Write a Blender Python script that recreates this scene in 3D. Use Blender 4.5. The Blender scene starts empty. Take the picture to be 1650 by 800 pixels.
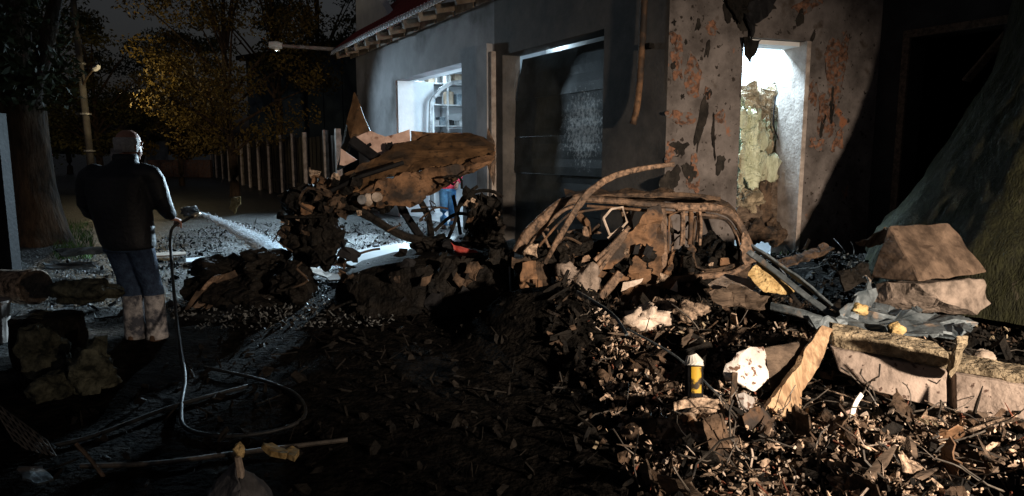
import bpy, bmesh, math, random
from mathutils import Vector as V, Matrix, noise, Euler
random.seed(7)
rnd = random.random
def U(a, b): return a + (b - a) * rnd()
SC = bpy.context.scene
COL = SC.collection
rad = math.radians
# ------------------------------------------------------------ camera
PITCH = rad(8.0); F = 1100.0; CAMZ = 1.6
cd = bpy.data.cameras.new('camera'); cam = bpy.data.objects.new('camera', cd); COL.objects.link(cam)
cam.location = (0, 0, CAMZ); cam.rotation_euler = (rad(90) - PITCH, 0, 0)
cd.sensor_width = 36; cd.lens = 24; cd.clip_start = 0.05; cd.clip_end = 2000
SC.camera = cam
# ------------------------------------------------------------ world / view
w = bpy.data.worlds.new('World'); SC.world = w; w.use_nodes = True
nt = w.node_tree; bg = nt.nodes['Background']
sky = nt.nodes.new('ShaderNodeTexSky'); sky.sky_type = 'NISHITA'; sky.sun_disc = False
sky.sun_elevation = rad(1.0); sky.sun_rotation = rad(200); sky.dust_density = 4.0
hs = nt.nodes.new('ShaderNodeHueSaturation'); hs.inputs['Saturation'].default_value = 0.3
tint = nt.nodes.new('ShaderNodeMix'); tint.data_type = 'RGBA'; tint.blend_type = 'MULTIPLY'
tint.inputs[0].default_value = 1.0; tint.inputs[7].default_value = (0.95, 0.97, 1.1, 1)
nt.links.new(sky.outputs[0], hs.inputs['Color']); nt.links.new(hs.outputs[0], tint.inputs[6])
nt.links.new(tint.outputs[2], bg.inputs[0])
bg.inputs[1].default_value = 0.036
SC.view_settings.view_transform = 'Standard'; SC.view_settings.look = 'None'
SC.view_settings.exposure = 0; SC.view_settings.gamma = 1
SC.cycles.max_bounces = 6; SC.cycles.sample_clamp_indirect = 3.0
SC.cycles.use_denoising = True
# ------------------------------------------------------------ lights
def lamp(name, kind, loc, power, col, to=None, **kw):
    l = bpy.data.lights.new(name, kind); l.energy = power; l.color = col
    for k, v in kw.items(): setattr(l, k, v)
    o = bpy.data.objects.new(name, l); COL.objects.link(o); o.location = loc
    if to is not None: o.rotation_euler = (V(to) - V(loc)).to_track_quat('-Z', 'Y').to_euler()
    return o
WARM = (1.0, 0.80, 0.62); COLD = (0.62, 0.84, 1.0)
# rescuers' work lamp standing to the right of the photographer
lamp('work_lamp', 'SPOT', (5.2, -1.6, 2.2), 6200, WARM, (2.9, 4.7, -0.1), spot_size=rad(66), spot_blend=1.0, shadow_soft_size=0.16)
lamp('foam_fill_spot', 'SPOT', (2.4, -.6, 1.3), 240, WARM, (-1.0, 2.85, .35), spot_size=rad(20), spot_blend=1.0, shadow_soft_size=.05)  # added fill spot without a seen source, brightens the foam chips and stake
# ------------------------------------------------------------ pixel helpers (photo pixels -> metres)
def ray(u, v):
    xc = (u - 825) / F; yc = (400 - v) / F
    s, c = math.sin(PITCH), math.cos(PITCH)
    return V((xc, c + yc * s, -s + yc * c))
def R(u, v, D):
    r = ray(u, v); return V((0, 0, CAMZ)) + r * (D / r.y)
def G(u, v, z=0.0):
    r = ray(u, v); return V((0, 0, CAMZ)) + r * ((z - CAMZ) / r.z)
dA = V((-.485, .8745, 0)).normalized(); eA = V((dA.y, -dA.x, 0)); nA = -eA
P0 = V((-1.3, 14.2, 0))
def hit(u, v, p, n):
    r = ray(u, v); o = V((0, 0, CAMZ)); return o + r * ((p - o).dot(n) / r.dot(n))
def A(t, e, z): return P0 + dA * t + eA * e + V((0, 0, z))
TK = -6.56; K = A(TK, 0, 0)
dB = V((.94, .342, 0)).normalized(); iB = V((-dB.y, dB.x, 0))      # along the side wall / inward
def B(s, i, z): return K + dB * s + iB * i + V((0, 0, z))
SK = 3.34; KC = B(SK, 0, 0); dC = -dA; iC = V((dC.y * -1, dC.x, 0)) # towards camera
iC = V((.8745, .485, 0)).normalized()
def Cw(u, i, z): return KC + dC * u + iC * i + V((0, 0, z))
def tA(u): 
    q = hit(u, 246, P0, nA); return (q - P0).dot(dA)
def zA(u, v): return hit(u, v, P0, nA).z
def sB(u): return (hit(u, 246, K, iB) - K).dot(dB)
def zB(u, v): return hit(u, v, K, iB).z
# ------------------------------------------------------------ materials
def mat(name, c1, c2, scale=4, rough=.85, metal=0, bump=.4, bs=None, c3=None, s3=1.2, lo3=.55, hi3=.62, lo=.38, hi=.64, stretch=(1, 1, 1), spec=.25, bd=.02, vary=.25, emit=None, trans=0, rvar=.15):
    m = bpy.data.materials.new(name); m.use_nodes = True
    n = m.node_tree.nodes; L = m.node_tree.links; p = n['Principled BSDF']
    tc = n.new('ShaderNodeTexCoord'); mp = n.new('ShaderNodeMapping'); mp.inputs['Scale'].default_value = stretch
    L.new(tc.outputs['Object'], mp.inputs[0])
    a = n.new('ShaderNodeTexNoise'); a.inputs['Scale'].default_value = scale; a.inputs['Detail'].default_value = 9; a.inputs['Roughness'].default_value = .65
    L.new(mp.outputs[0], a.inputs[0])
    r = n.new('ShaderNodeValToRGB'); r.color_ramp.elements[0].position = lo; r.color_ramp.elements[1].position = hi
    r.color_ramp.elements[0].color = (*c1, 1); r.color_ramp.elements[1].color = (*c2, 1)
    L.new(a.outputs[0], r.inputs[0]); out = r.outputs[0]
    if c3:
        b = n.new('ShaderNodeTexNoise'); b.inputs['Scale'].default_value = s3; b.inputs['Detail'].default_value = 6
        L.new(mp.outputs[0], b.inputs[0])
        r3 = n.new('ShaderNodeValToRGB'); r3.color_ramp.elements[0].position = lo3; r3.color_ramp.elements[1].position = hi3
        L.new(b.outputs[0], r3.inputs[0])
        mx = n.new('ShaderNodeMix'); mx.data_type = 'RGBA'; L.new(r3.outputs[0], mx.inputs[0]); L.new(out, mx.inputs[6]); mx.inputs[7].default_value = (*c3, 1)
        out = mx.outputs[2]
    if vary:
        oi = n.new('ShaderNodeObjectInfo'); mr = n.new('ShaderNodeMapRange'); mr.inputs[3].default_value = 1 - vary; mr.inputs[4].default_value = 1 + vary
        L.new(oi.outputs['Random'], mr.inputs[0])
        h = n.new('ShaderNodeHueSaturation'); L.new(mr.outputs[0], h.inputs['Value']); L.new(out, h.inputs['Color']); out = h.outputs[0]
    L.new(out, p.inputs['Base Color'])
    if rvar:
        rr = n.new('ShaderNodeMapRange'); rr.inputs[3].default_value = max(.05, rough - rvar); rr.inputs[4].default_value = min(1, rough + rvar)
        L.new(a.outputs[0], rr.inputs[0]); L.new(rr.outputs[0], p.inputs['Roughness'])
    else: p.inputs['Roughness'].default_value = rough
    p.inputs['Metallic'].default_value = metal; p.inputs['Specular IOR Level'].default_value = spec
    if trans: p.inputs['Transmission Weight'].default_value = trans
    if bump:
        bn = n.new('ShaderNodeTexNoise'); bn.inputs['Scale'].default_value = bs or scale * 5; bn.inputs['Detail'].default_value = 6
        L.new(mp.outputs[0], bn.inputs[0])
        bb = n.new('ShaderNodeBump'); bb.inputs['Strength'].default_value = bump; bb.inputs['Distance'].default_value = bd
        L.new(bn.outputs[0], bb.inputs['Height']); L.new(bb.outputs[0], p.inputs['Normal'])
    if emit:
        p.inputs['Emission Color'].default_value = (*emit[0], 1); p.inputs['Emission Strength'].default_value = emit[1]
    return m
M = dict(
 ground=None,
 gravel=mat('gravel', (.03, .033, .033), (.13, .137, .137), 20, .5, 0, .3, vary=0, spec=.5),
 plaster=mat('grey_plaster', (.27, .275, .285), (.43, .43, .45), 1.3, .9, 0, .5, 30, c3=(.09, .085, .08), s3=.8, lo3=.52, hi3=.7, vary=0, bd=.01),
 soot=mat('sooty_render', (.05, .047, .044), (.13, .12, .11), 1.5, .85, 0, .5, 25, vary=0, bd=.01),
 side=mat('blasted_render', (.07, .061, .057), (.18, .16, .152), 2.2, .92, 0, .8, 16, c3=(.24, .10, .05), s3=2.4, lo3=.66, hi3=.70, vary=0, bd=.02),
 brick=mat('raw_brick', (.05, .03, .022), (.23, .115, .07), 16, .95, 0, .9, 18, vary=.2, bd=.02),
 gouge=mat('torn_hole', (.008, .007, .006), (.03, .026, .022), 6, .95, 0, .8),
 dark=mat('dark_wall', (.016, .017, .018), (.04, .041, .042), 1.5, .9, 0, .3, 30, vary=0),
 tarp=mat('green_tarp', (.007, .008, .003), (.024, .026, .010), 26, .9, 0, 1, 70, c3=(.04, .036, .024), s3=18, lo3=.64, hi3=.74, stretch=(1, 1, .3), vary=0, bd=.02),
 rust=mat('burnt_rust', (.055, .032, .018), (.25, .14, .075), 5, .75, .25, .5, 26, c3=(.035, .028, .024), s3=3, lo3=.5, hi3=.62, spec=.3, vary=.2),
 rust2=mat('pale_rust', (.05, .035, .026), (.32, .21, .14), 22, .65, .3, .8, 24, c3=(.05, .038, .03), s3=3, lo3=.46, hi3=.68, vary=.25, lo=.36, hi=.66),
 bonnet=mat('scorched_bonnet', (.07, .04, .02), (.24, .135, .065), 2.4, .62, .2, .4, 20, c3=(.05, .036, .026), s3=2.2, lo3=.48, hi3=.62, vary=.1),
 pinkmetal=mat('scorched_primer', (.42, .29, .24), (.62, .45, .38), 7, .75, 0, .3, 20, c3=(.16, .08, .05), s3=6, lo3=.62, hi3=.68),
 char=mat('char', (.004, .004, .004), (.02, .017, .014), 7, .7, .1, .9, 20, bd=.04, spec=.12),
 charb=mat('char_brown', (.012, .009, .007), (.12, .078, .05), 7, .8, 0, .9, 20, bd=.03),
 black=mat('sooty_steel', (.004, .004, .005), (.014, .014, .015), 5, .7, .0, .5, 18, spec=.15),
 wood=mat('raw_wood', (.20, .125, .07), (.42, .30, .185), 5, .75, 0, .5, 16, stretch=(5, 5, .7), c3=(.2, .12, .07), s3=3, lo3=.56, hi3=.7),
 rafter=mat('rafter_wood', (.16, .12, .085), (.34, .27, .2), 5, .8, 0, .4),
 oldwood=mat('old_wood', (.05, .036, .026), (.15, .11, .08), 5, .85, 0, .5, stretch=(1, 5, 5)),
 concrete=mat('foam_concrete', (.20, .16, .135), (.37, .30, .255), 5, .95, 0, .8, 26, c3=(.07, .045, .035), s3=22, lo3=.62, hi3=.66, bd=.015, vary=.08),
 capstone=mat('cap_concrete', (.055, .038, .027), (.20, .14, .10), 4, .9, 0, .6, 24, stretch=(1.4, .5, 1), bd=.015, vary=.05),
 capside=mat('cap_broken', (.10, .08, .065), (.33, .265, .22), 7, .95, 0, .9, 22, bd=.02),
 white=mat('white_plaster', (.40, .37, .35), (.64, .60, .57), 6, .9, 0, .7, 20, c3=(.12, .07, .05), s3=24, lo3=.54, hi3=.60),
 foam=mat('yellow_foam', (.26, .17, .065), (.58, .43, .21), 8, .95, 0, 1, 24, bd=.04),
 foamy=mat('dirty_wool', (.13, .105, .07), (.42, .345, .235), 9, .95, 0, 1, 30, bd=.04),
 bluemetal=mat('dusty_blue_metal', (.05, .065, .075), (.17, .20, .22), 6, .55, .4, .5, 24, c3=(.25, .2, .16), s3=7, lo3=.6, hi3=.7),
 steel=mat('galvanised', (.2, .2, .2), (.4, .4, .4), 7, .45, .6, .3),
 brown=mat('scorched_cloth', (.03, .02, .014), (.55, .41, .30), 22, .9, 0, .8, 30),
 pale=mat('pale_scrap', (.30, .24, .19), (.62, .52, .44), 8, .85, 0, .6, 30),
 redbrown=mat('red_brown_scrap', (.10, .035, .02), (.28, .10, .06), 8, .85, 0, .6, 30),
 panel=mat('white_board', (.62, .66, .68), (.8, .83, .85), 2, .45, 0, .1, 30),
 cool=mat('white_room', (.66, .68, .7), (.8, .82, .83), 2, .8, 0, .15, 20, vary=0),
 floor=mat('shop_floor', (.25, .26, .27), (.42, .43, .44), 2, .5, 0, .2, vary=0),
 wool=mat('glass_wool', (.38, .41, .28), (.66, .71, .54), 6, .98, 0, 1, 18, stretch=(1.6, 1.6, .5), c3=(.22, .19, .12), s3=3, lo3=.56, hi3=.68, bd=.05),
 roof=mat('red_metal_roof', (.22, .03, .028), (.36, .065, .055), 2, .6, .1, .2, vary=0),
 sheet=mat('corrugated_sheet', (.14, .15, .16), (.28, .29, .30), 3, .6, .2, .3, vary=0),
 door=mat('door_steel', (.022, .028, .03), (.06, .07, .074), 3, .5, .15, .4, 40, vary=.1, bd=.006, spec=.3),
 doorglare=mat('door_glare', (.03, .03, .03), (.5, .5, .48), 38, .4, .2, .8, 60, lo=.44, hi=.6, vary=0, stretch=(1, 1, .6)),  # pale speckle meant as painted glare on the door
 jacket=mat('dark_jacket', (.005, .006, .009), (.013, .015, .021), 14, .6, 0, .6, 30, vary=0, bd=.01, spec=.6),
 jeans=mat('blue_jeans', (.022, .035, .07), (.05, .085, .15), 20, .9, 0, .5, 60, vary=0),
 jeans2=mat('bright_jeans', (.06, .18, .38), (.10, .30, .55), 10, .9, 0, .5, vary=0),
 litjeans=mat('lit_trousers', (.07, .075, .095), (.50, .48, .48), 7, .9, 0, .6, 30, vary=0, lo=.42, hi=.58),  # pale tone stands for light falling on the lower legs
 redcloth=mat('red_jacket', (.45, .03, .06), (.65, .07, .11), 8, .85, 0, .4, vary=0),
 skin=mat('skin', (.40, .20, .14), (.55, .30, .22), 12, .5, 0, .2, vary=0),
 hair=mat('white_hair', (.45, .42, .40), (.68, .65, .62), 60, .8, 0, .8, 120, vary=0),
 shoe=mat('dark_shoe', (.03, .02, .015), (.12, .07, .045), 15, .7, 0, .3, vary=0),
 rubber=mat('rubber_hose', (.008, .009, .010), (.026, .027, .028), 20, .5, 0, .1, vary=0, spec=.2),
 brass=mat('brass_nozzle', (.3, .28, .22), (.5, .46, .36), 20, .35, .6, .1, vary=0),
 bark=mat('bark', (.018, .013, .009), (.085, .055, .034), 5, .95, 0, 1, 14, stretch=(1, 1, .3), bd=.05, vary=.15),
 leaf_dark=mat('leaf_dark', (.022, .03, .010), (.055, .062, .022), .8, .7, 0, 0, vary=.2),
 leaf_autumn=mat('leaf_autumn', (.05, .036, .010), (.17, .115, .025), .9, .7, 0, 0, vary=.15),
 leaf_olive=mat('leaf_olive', (.035, .034, .012), (.10, .085, .026), .9, .7, 0, 0, vary=.15),
 grass=mat('grass_green', (.03, .07, .015), (.07, .15, .035), 3, .8, 0, 0, vary=0),
 post=mat('pale_post', (.20, .17, .15), (.40, .35, .315), 6, .85, 0, .3),
 fencep=mat('fence_sheet', (.035, .03, .027), (.085, .072, .063), 4, .8, 0, .2),
 navy=mat('navy_cladding', (.020, .034, .055), (.036, .055, .085), 1.2, .8, 0, .2, vary=0),
 moss=mat('mossy_stone', (.012, .014, .010), (.14, .14, .10), 10, .95, 0, 1, 22, bd=.03),
 yellow=mat('yellow_label', (.50, .29, .02), (.62, .40, .04), 5, .6, 0, .1, c3=(.03, .02, .01), s3=14, lo3=.52, hi3=.58),
 whiteplastic=mat('white_plastic', (.7, .68, .62), (.85, .83, .78), 8, .4, 0, .1),
 clothg=mat('grey_sheet', (.05, .05, .055), (.15, .145, .15), 9, .8, 0, .6, 28),
 wire=mat('thin_wire', (.03, .03, .03), (.14, .12, .10), 9, .5, .3, 0),
 redpart=mat('red_plastic', (.16, .015, .012), (.34, .04, .03), 8, .5, 0, .3),
 glow=mat('lamp_tube', (.9, .9, .9), (.95, .95, .95), 1, .5, 0, 0, vary=0, emit=((.72, .90, 1.0), 14)),
 bulb=mat('street_bulb', (.9, .9, .9), (.95, .95, .95), 1, .5, 0, 0, vary=0, emit=((1.0, .86, .66), 0.1)),
)
def ground_mat():
    """wet gravelly yard; around the wrecks it is burnt to black ash"""
    m = mat('wet_yard', (.008, .009, .009), (.045, .047, .046), 5, .4, 0, 1.0, 26, c3=(.08, .084, .08), s3=22, lo3=.58, hi3=.70, bd=.05, vary=0, spec=.5, rvar=.3)
    n = m.node_tree.nodes; L = m.node_tree.links; p = n['Principled BSDF']; src = p.inputs['Base Color'].links[0].from_socket
    g = n.new('ShaderNodeNewGeometry'); vm = n.new('ShaderNodeVectorMath'); vm.operation = 'MULTIPLY_ADD'
    vm.inputs[1].default_value = (.09, .12, 0); vm.inputs[2].default_value = (-.2, -.62, 0); L.new(g.outputs['Position'], vm.inputs[0])
    ln = n.new('ShaderNodeVectorMath'); ln.operation = 'LENGTH'; L.new(vm.outputs[0], ln.inputs[0])
    nz_ = n.new('ShaderNodeTexNoise'); nz_.inputs['Scale'].default_value = 1.1; nz_.inputs['Detail'].default_value = 8; L.new(g.outputs['Position'], nz_.inputs[0])
    ad = n.new('ShaderNodeMath'); ad.operation = 'MULTIPLY_ADD'; ad.inputs[1].default_value = .7; L.new(nz_.outputs[0], ad.inputs[0]); L.new(ln.outputs['Value'], ad.inputs[2])
    r = n.new('ShaderNodeValToRGB'); r.color_ramp.elements[0].position = .86; r.color_ramp.elements[1].position = 1.0; L.new(ad.outputs[0], r.inputs[0])
    n2 = n.new('ShaderNodeTexNoise'); n2.inputs['Scale'].default_value = 9; n2.inputs['Detail'].default_value = 8; L.new(g.outputs['Position'], n2.inputs[0])
    r2 = n.new('ShaderNodeValToRGB'); r2.color_ramp.elements[0].color = (.003, .003, .003, 1); r2.color_ramp.elements[1].color = (.016, .014, .012, 1); r2.color_ramp.elements[0].position = .4; r2.color_ramp.elements[1].position = .68; L.new(n2.outputs[0], r2.inputs[0])
    mx = n.new('ShaderNodeMix'); mx.data_type = 'RGBA'; L.new(r.outputs[0], mx.inputs[0]); L.new(r2.outputs[0], mx.inputs[6]); L.new(src, mx.inputs[7]); L.new(mx.outputs[2], p.inputs['Base Color'])
    sp = n.new('ShaderNodeMath'); sp.operation = 'MULTIPLY_ADD'; sp.inputs[1].default_value = .45; sp.inputs[2].default_value = .03; L.new(r.outputs[0], sp.inputs[0]); L.new(sp.outputs[0], p.inputs['Specular IOR Level'])
    rs = p.inputs['Roughness'].links[0].from_socket; ro = n.new('ShaderNodeMath'); ro.operation = 'MULTIPLY_ADD'; ro.inputs[1].default_value = -.55; L.new(r.outputs[0], ro.inputs[0]); ro.inputs[2].default_value = .55
    r4 = n.new('ShaderNodeMath'); r4.use_clamp = True; L.new(rs, r4.inputs[0]); L.new(ro.outputs[0], r4.inputs[1]); L.new(r4.outputs[0], p.inputs['Roughness'])
    return m
M['ground'] = ground_mat()
def speckle(m, scale, lo, hi, col, seedv=0):
    """pits and stains on top of a finished material"""
    n = m.node_tree.nodes; L = m.node_tree.links; p = n['Principled BSDF']; src = p.inputs['Base Color'].links[0].from_socket
    tc = n.new('ShaderNodeTexCoord'); mp = n.new('ShaderNodeMapping'); mp.inputs['Location'].default_value = (seedv, seedv, 0); L.new(tc.outputs['Object'], mp.inputs[0])
    a = n.new('ShaderNodeTexNoise'); a.inputs['Scale'].default_value = scale; a.inputs['Detail'].default_value = 5; L.new(mp.outputs[0], a.inputs[0])
    r = n.new('ShaderNodeValToRGB'); r.color_ramp.elements[0].position = lo; r.color_ramp.elements[1].position = hi; L.new(a.outputs[0], r.inputs[0])
    mx = n.new('ShaderNodeMix'); mx.data_type = 'RGBA'; L.new(r.outputs[0], mx.inputs[0]); L.new(src, mx.inputs[6]); mx.inputs[7].default_value = (*col, 1); L.new(mx.outputs[2], p.inputs['Base Color'])
speckle(M['side'], 13, .64, .68, (.025, .02, .017)); speckle(M['side'], 4.5, .62, .72, (.07, .055, .045), 5); speckle(M['side'], 26, .68, .71, (.02, .016, .012), 9)
for k_ in ('rust', 'rust2', 'bonnet'): speckle(M[k_], 14, .58, .70, (.03, .022, .017), 3)
speckle(M['brick'], 16, .50, .58, (.12, .106, .10), 4)
speckle(M['wood'], 10, .60, .72, (.12, .075, .045), 2); speckle(M['capstone'], 12, .6, .7, (.06, .04, .028), 2)
def painted_glare(m, c, r0, r1):
    """glare painted into the door colour round one point, broken by burnt-paint specks"""
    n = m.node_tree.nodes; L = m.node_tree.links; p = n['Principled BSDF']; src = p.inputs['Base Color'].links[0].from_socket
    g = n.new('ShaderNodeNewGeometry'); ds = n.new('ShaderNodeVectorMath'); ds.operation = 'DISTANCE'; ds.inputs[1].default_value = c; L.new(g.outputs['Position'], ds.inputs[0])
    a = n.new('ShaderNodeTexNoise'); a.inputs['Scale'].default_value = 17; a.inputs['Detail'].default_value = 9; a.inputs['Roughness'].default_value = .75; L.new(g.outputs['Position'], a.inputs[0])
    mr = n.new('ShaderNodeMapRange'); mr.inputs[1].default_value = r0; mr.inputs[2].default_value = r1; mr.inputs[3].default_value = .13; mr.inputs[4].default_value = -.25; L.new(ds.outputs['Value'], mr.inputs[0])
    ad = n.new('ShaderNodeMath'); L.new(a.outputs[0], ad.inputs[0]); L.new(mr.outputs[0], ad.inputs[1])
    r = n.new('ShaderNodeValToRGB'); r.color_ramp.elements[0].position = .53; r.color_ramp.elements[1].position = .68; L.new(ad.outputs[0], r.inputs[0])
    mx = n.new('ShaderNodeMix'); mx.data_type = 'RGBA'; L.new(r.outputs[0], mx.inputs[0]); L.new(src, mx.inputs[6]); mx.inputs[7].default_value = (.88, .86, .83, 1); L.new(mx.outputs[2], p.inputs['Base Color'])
painted_glare(M['door'], tuple(hit(938, 205, A(0, .25, 0), nA)), .3, 1.05)  # paler speckle stands in for a lamp reflected in the steel
def water_mat():
    m = bpy.data.materials.new('white_water'); m.use_nodes = True
    n = m.node_tree.nodes; L = m.node_tree.links; p = n['Principled BSDF']
    t = n.new('ShaderNodeBsdfTranslucent'); t.inputs[0].default_value = (.92, .97, 1, 1); p.inputs['Base Color'].default_value = (.9, .95, 1, 1); p.inputs['Roughness'].default_value = .3
    mx = n.new('ShaderNodeMixShader'); mx.inputs[0].default_value = .6; L.new(p.outputs[0], mx.inputs[1]); L.new(t.outputs[0], mx.inputs[2]); L.new(mx.outputs[0], n['Material Output'].inputs['Surface'])
    return m
M['water'] = water_mat()
def mist_mat(name, dens):
    m = bpy.data.materials.new(name); m.use_nodes = True
    n = m.node_tree.nodes; L = m.node_tree.links
    n.remove(n['Principled BSDF']); v = n.new('ShaderNodeVolumePrincipled'); v.inputs['Color'].default_value = (.86, .93, 1, 1)
    v.inputs['Density'].default_value = dens; v.inputs['Anisotropy'].default_value = .65
    L.new(v.outputs[0], n['Material Output'].inputs['Volume']); return m
M['mist'] = mist_mat('mist', 7.0)
M['mist2'] = mist_mat('fine_mist', .16)
# ------------------------------------------------------------ mesh helpers
def origin_of(p):
    while p is not None and p.parent is not None: p = p.parent
    return p.location.copy() if p is not None else V((0, 0, 0))
def obj(name, mesh_or_mb, m=None, parent=None, label=None, cat=None, group=None, kind=None, smooth=False):
    me = mesh_or_mb
    base = origin_of(parent)
    if isinstance(me, MB): me = me.mesh(name, base, smooth)
    if m is not None: me.materials.append(M[m] if isinstance(m, str) else m)
    o = bpy.data.objects.new(name, me); COL.objects.link(o)
    if parent:
        o.parent = parent
        if parent.type != 'EMPTY':       # sub-part: shift back so that it stays where it was built
            o.matrix_parent_inverse = Matrix.Identity(4)
    if label: o['label'] = label
    if cat: o['category'] = cat
    if group: o['group'] = group
    if kind: o['kind'] = kind
    return o
def thing(name, label, cat, loc, group=None):
    o = bpy.data.objects.new(name, None); COL.objects.link(o); o.location = loc; o.empty_display_size = .1
    o['label'] = label; o['category'] = cat
    if group: o['group'] = group
    return o
class MB:
    def __init__(s): s.v = []; s.f = []; s.dent = 1.0
    def add(s, vs, fs):
        b = len(s.v); s.v += [V(x) for x in vs]; s.f += [[b + i for i in f] for f in fs]; return s
    def mesh(s, name, origin, smooth):
        me = bpy.data.meshes.new(name); o = V(origin)
        me.from_pydata([tuple(x - o) for x in s.v], [], s.f); me.update()
        if smooth: me.polygons.foreach_set('use_smooth', [True] * len(me.polygons))
        return me
    def obox(s, c, ax, ay, az, sx, sy, sz):
        c = V(c); vs = [c + ax * (sx * i / 2) + ay * (sy * j / 2) + az * (sz * k / 2) for k in (-1, 1) for j in (-1, 1) for i in (-1, 1)]
        return s.add(vs, [(0, 2, 3, 1), (4, 5, 7, 6), (0, 1, 5, 4), (2, 6, 7, 3), (0, 4, 6, 2), (1, 3, 7, 5)])
    def box(s, c, size, rot=(0, 0, 0)):
        m = Euler(rot).to_matrix(); return s.obox(c, m.col[0], m.col[1], m.col[2], *size)
    def loft(s, rings, cap=True):
        n = len(rings[0]); b = len(s.v)
        for r in rings: s.v += [V(x) for x in r]
        for i in range(len(rings) - 1):
            for j in range(n):
                k = (j + 1) % n; s.f.append([b + i * n + j, b + i * n + k, b + (i + 1) * n + k, b + (i + 1) * n + j])
        if cap: s.f.append([b + j for j in range(n)][::-1]); s.f.append([b + (len(rings) - 1) * n + j for j in range(n)])
        return s
    def tube(s, pts, r, n=8, flat=1.0):
        pts = [V(p) for p in pts]; rs = r if isinstance(r, (list, tuple)) else [r] * len(pts)
        rings = []; up = V((0, 0, 1))
        for i, p in enumerate(pts):
            t = (pts[min(i + 1, len(pts) - 1)] - pts[max(i - 1, 0)]).normalized()
            a = t.cross(up)
            if a.length < 1e-3: a = t.cross(V((1, 0, 0)))
            a.normalize(); b = t.cross(a)
            rings.append([p + (a * math.cos(x) * flat + b * math.sin(x)) * rs[i] for x in [2 * math.pi * k / n for k in range(n)]])
        return s.loft(rings)
    def bar(s, pts, w, t, nrm=(0, 1, 0)):
        pts = [V(p) for p in pts]; ws = w if isinstance(w, (list, tuple)) else [w] * len(pts); nrm = V(nrm)
        rings = []
        for i, p in enumerate(pts):
            d = (pts[min(i + 1, len(pts) - 1)] - pts[max(i - 1, 0)]).normalized()
            a = d.cross(nrm).normalized(); b = a.cross(d).normalized(); h = ws[i] / 2; k_ = t / 2; c_ = min(h, k_) * .45
            jit = min(ws[i], .1) * .13 * s.dent
            rings.append([p + a * x + b * y + noise.noise_vector((p + a * x * 2) * 11) * jit for x, y in ((h, k_ - c_), (h - c_, k_), (0, k_ * .55), (-h + c_, k_), (-h, k_ - c_), (-h, -k_ + c_), (-h + c_, -k_), (h - c_, -k_), (h, -k_ + c_))])
        return s.loft(rings)
    def ell(s, c, r, nu=12, nv=8, bumpy=0, sc=3, seed=0):
        c = V(c); rings = []
        for i in range(1, nv):
            th = math.pi * i / nv; ring = []
            for j in range(nu):
                ph = 2 * math.pi * j / nu; d = V((math.sin(th) * math.cos(ph), math.sin(th) * math.sin(ph), -math.cos(th)))
                k = 1 + bumpy * noise.noise(d * sc * .6 + V((seed, seed * 1.7, 0))) * 1.6
                ring.append(c + V((d.x * r[0], d.y * r[1], d.z * r[2])) * k)
            rings.append(ring)
        return s.loft(rings)
def catmull(pts, n=6):
    pts = [V(p) for p in pts]; out = []
    for i in range(len(pts) - 1):
        p0, p1, p2, p3 = pts[max(i - 1, 0)], pts[i], pts[i + 1], pts[min(i + 2, len(pts) - 1)]
        for k in range(n):
            t = k / n; out.append(.5 * ((2 * p1) + (p2 - p0) * t + (2 * p0 - 5 * p1 + 4 * p2 - p3) * t * t + (3 * p1 - p0 - 3 * p2 + p3) * t ** 3))
    out.append(pts[-1]); return out
def bm_to(bm, name, origin, smooth=False):
    for v in bm.verts: v.co -= V(origin)
    bmesh.ops.recalc_face_normals(bm, faces=bm.faces)
    me = bpy.data.meshes.new(name); bm.to_mesh(me); bm.free()
    if smooth: me.polygons.foreach_set('use_smooth', [True] * len(me.polygons))
    return me
def thicken(bm, th):
    bmesh.ops.recalc_face_normals(bm, faces=bm.faces); bm.normal_update()
    fs = bm.faces[:]; vs = bm.verts[:]; be = [e for e in bm.edges if e.is_boundary]
    new = {v: bm.verts.new(v.co - v.normal * th) for v in vs}
    for f in fs:
        bm.faces.new([new[v] for v in reversed(f.verts)])
    for e in be:
        a, b = e.verts
        l = e.link_loops[0]
        if l.vert != a: a, b = b, a
        bm.faces.new([b, a, new[a], new[b]])
def crumple(name, pts, m, parent=None, th=.012, cuts=3, amp=.02, sc=5, seed=0, rag=0, smooth=False, **kw):
    """a crumpled plate with real thickness from an outline of points"""
    bm = bmesh.new(); vs = [bm.verts.new(V(p)) for p in pts]
    bm.faces.new(vs); bmesh.ops.triangulate(bm, faces=bm.faces)
    for _ in range(cuts): bmesh.ops.subdivide_edges(bm, edges=[e for e in bm.edges if e.calc_length() > .05], cuts=1, use_grid_fill=False)
    bmesh.ops.triangulate(bm, faces=bm.faces)
    bm.normal_update()
    sd = V((seed * 3.1, seed * 1.3, seed))
    for v in bm.verts:
        nn = noise.noise_vector(v.co * sc + sd) + noise.noise_vector(v.co * sc * 2.7 + sd) * .5
        v.co += nn * amp
        if rag and v.is_boundary: v.co += noise.noise_vector(v.co * sc * 4 + sd) * rag
    thicken(bm, th)
    return obj(name, bm_to(bm, name, origin_of(parent), smooth), m, parent, **kw)
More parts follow.
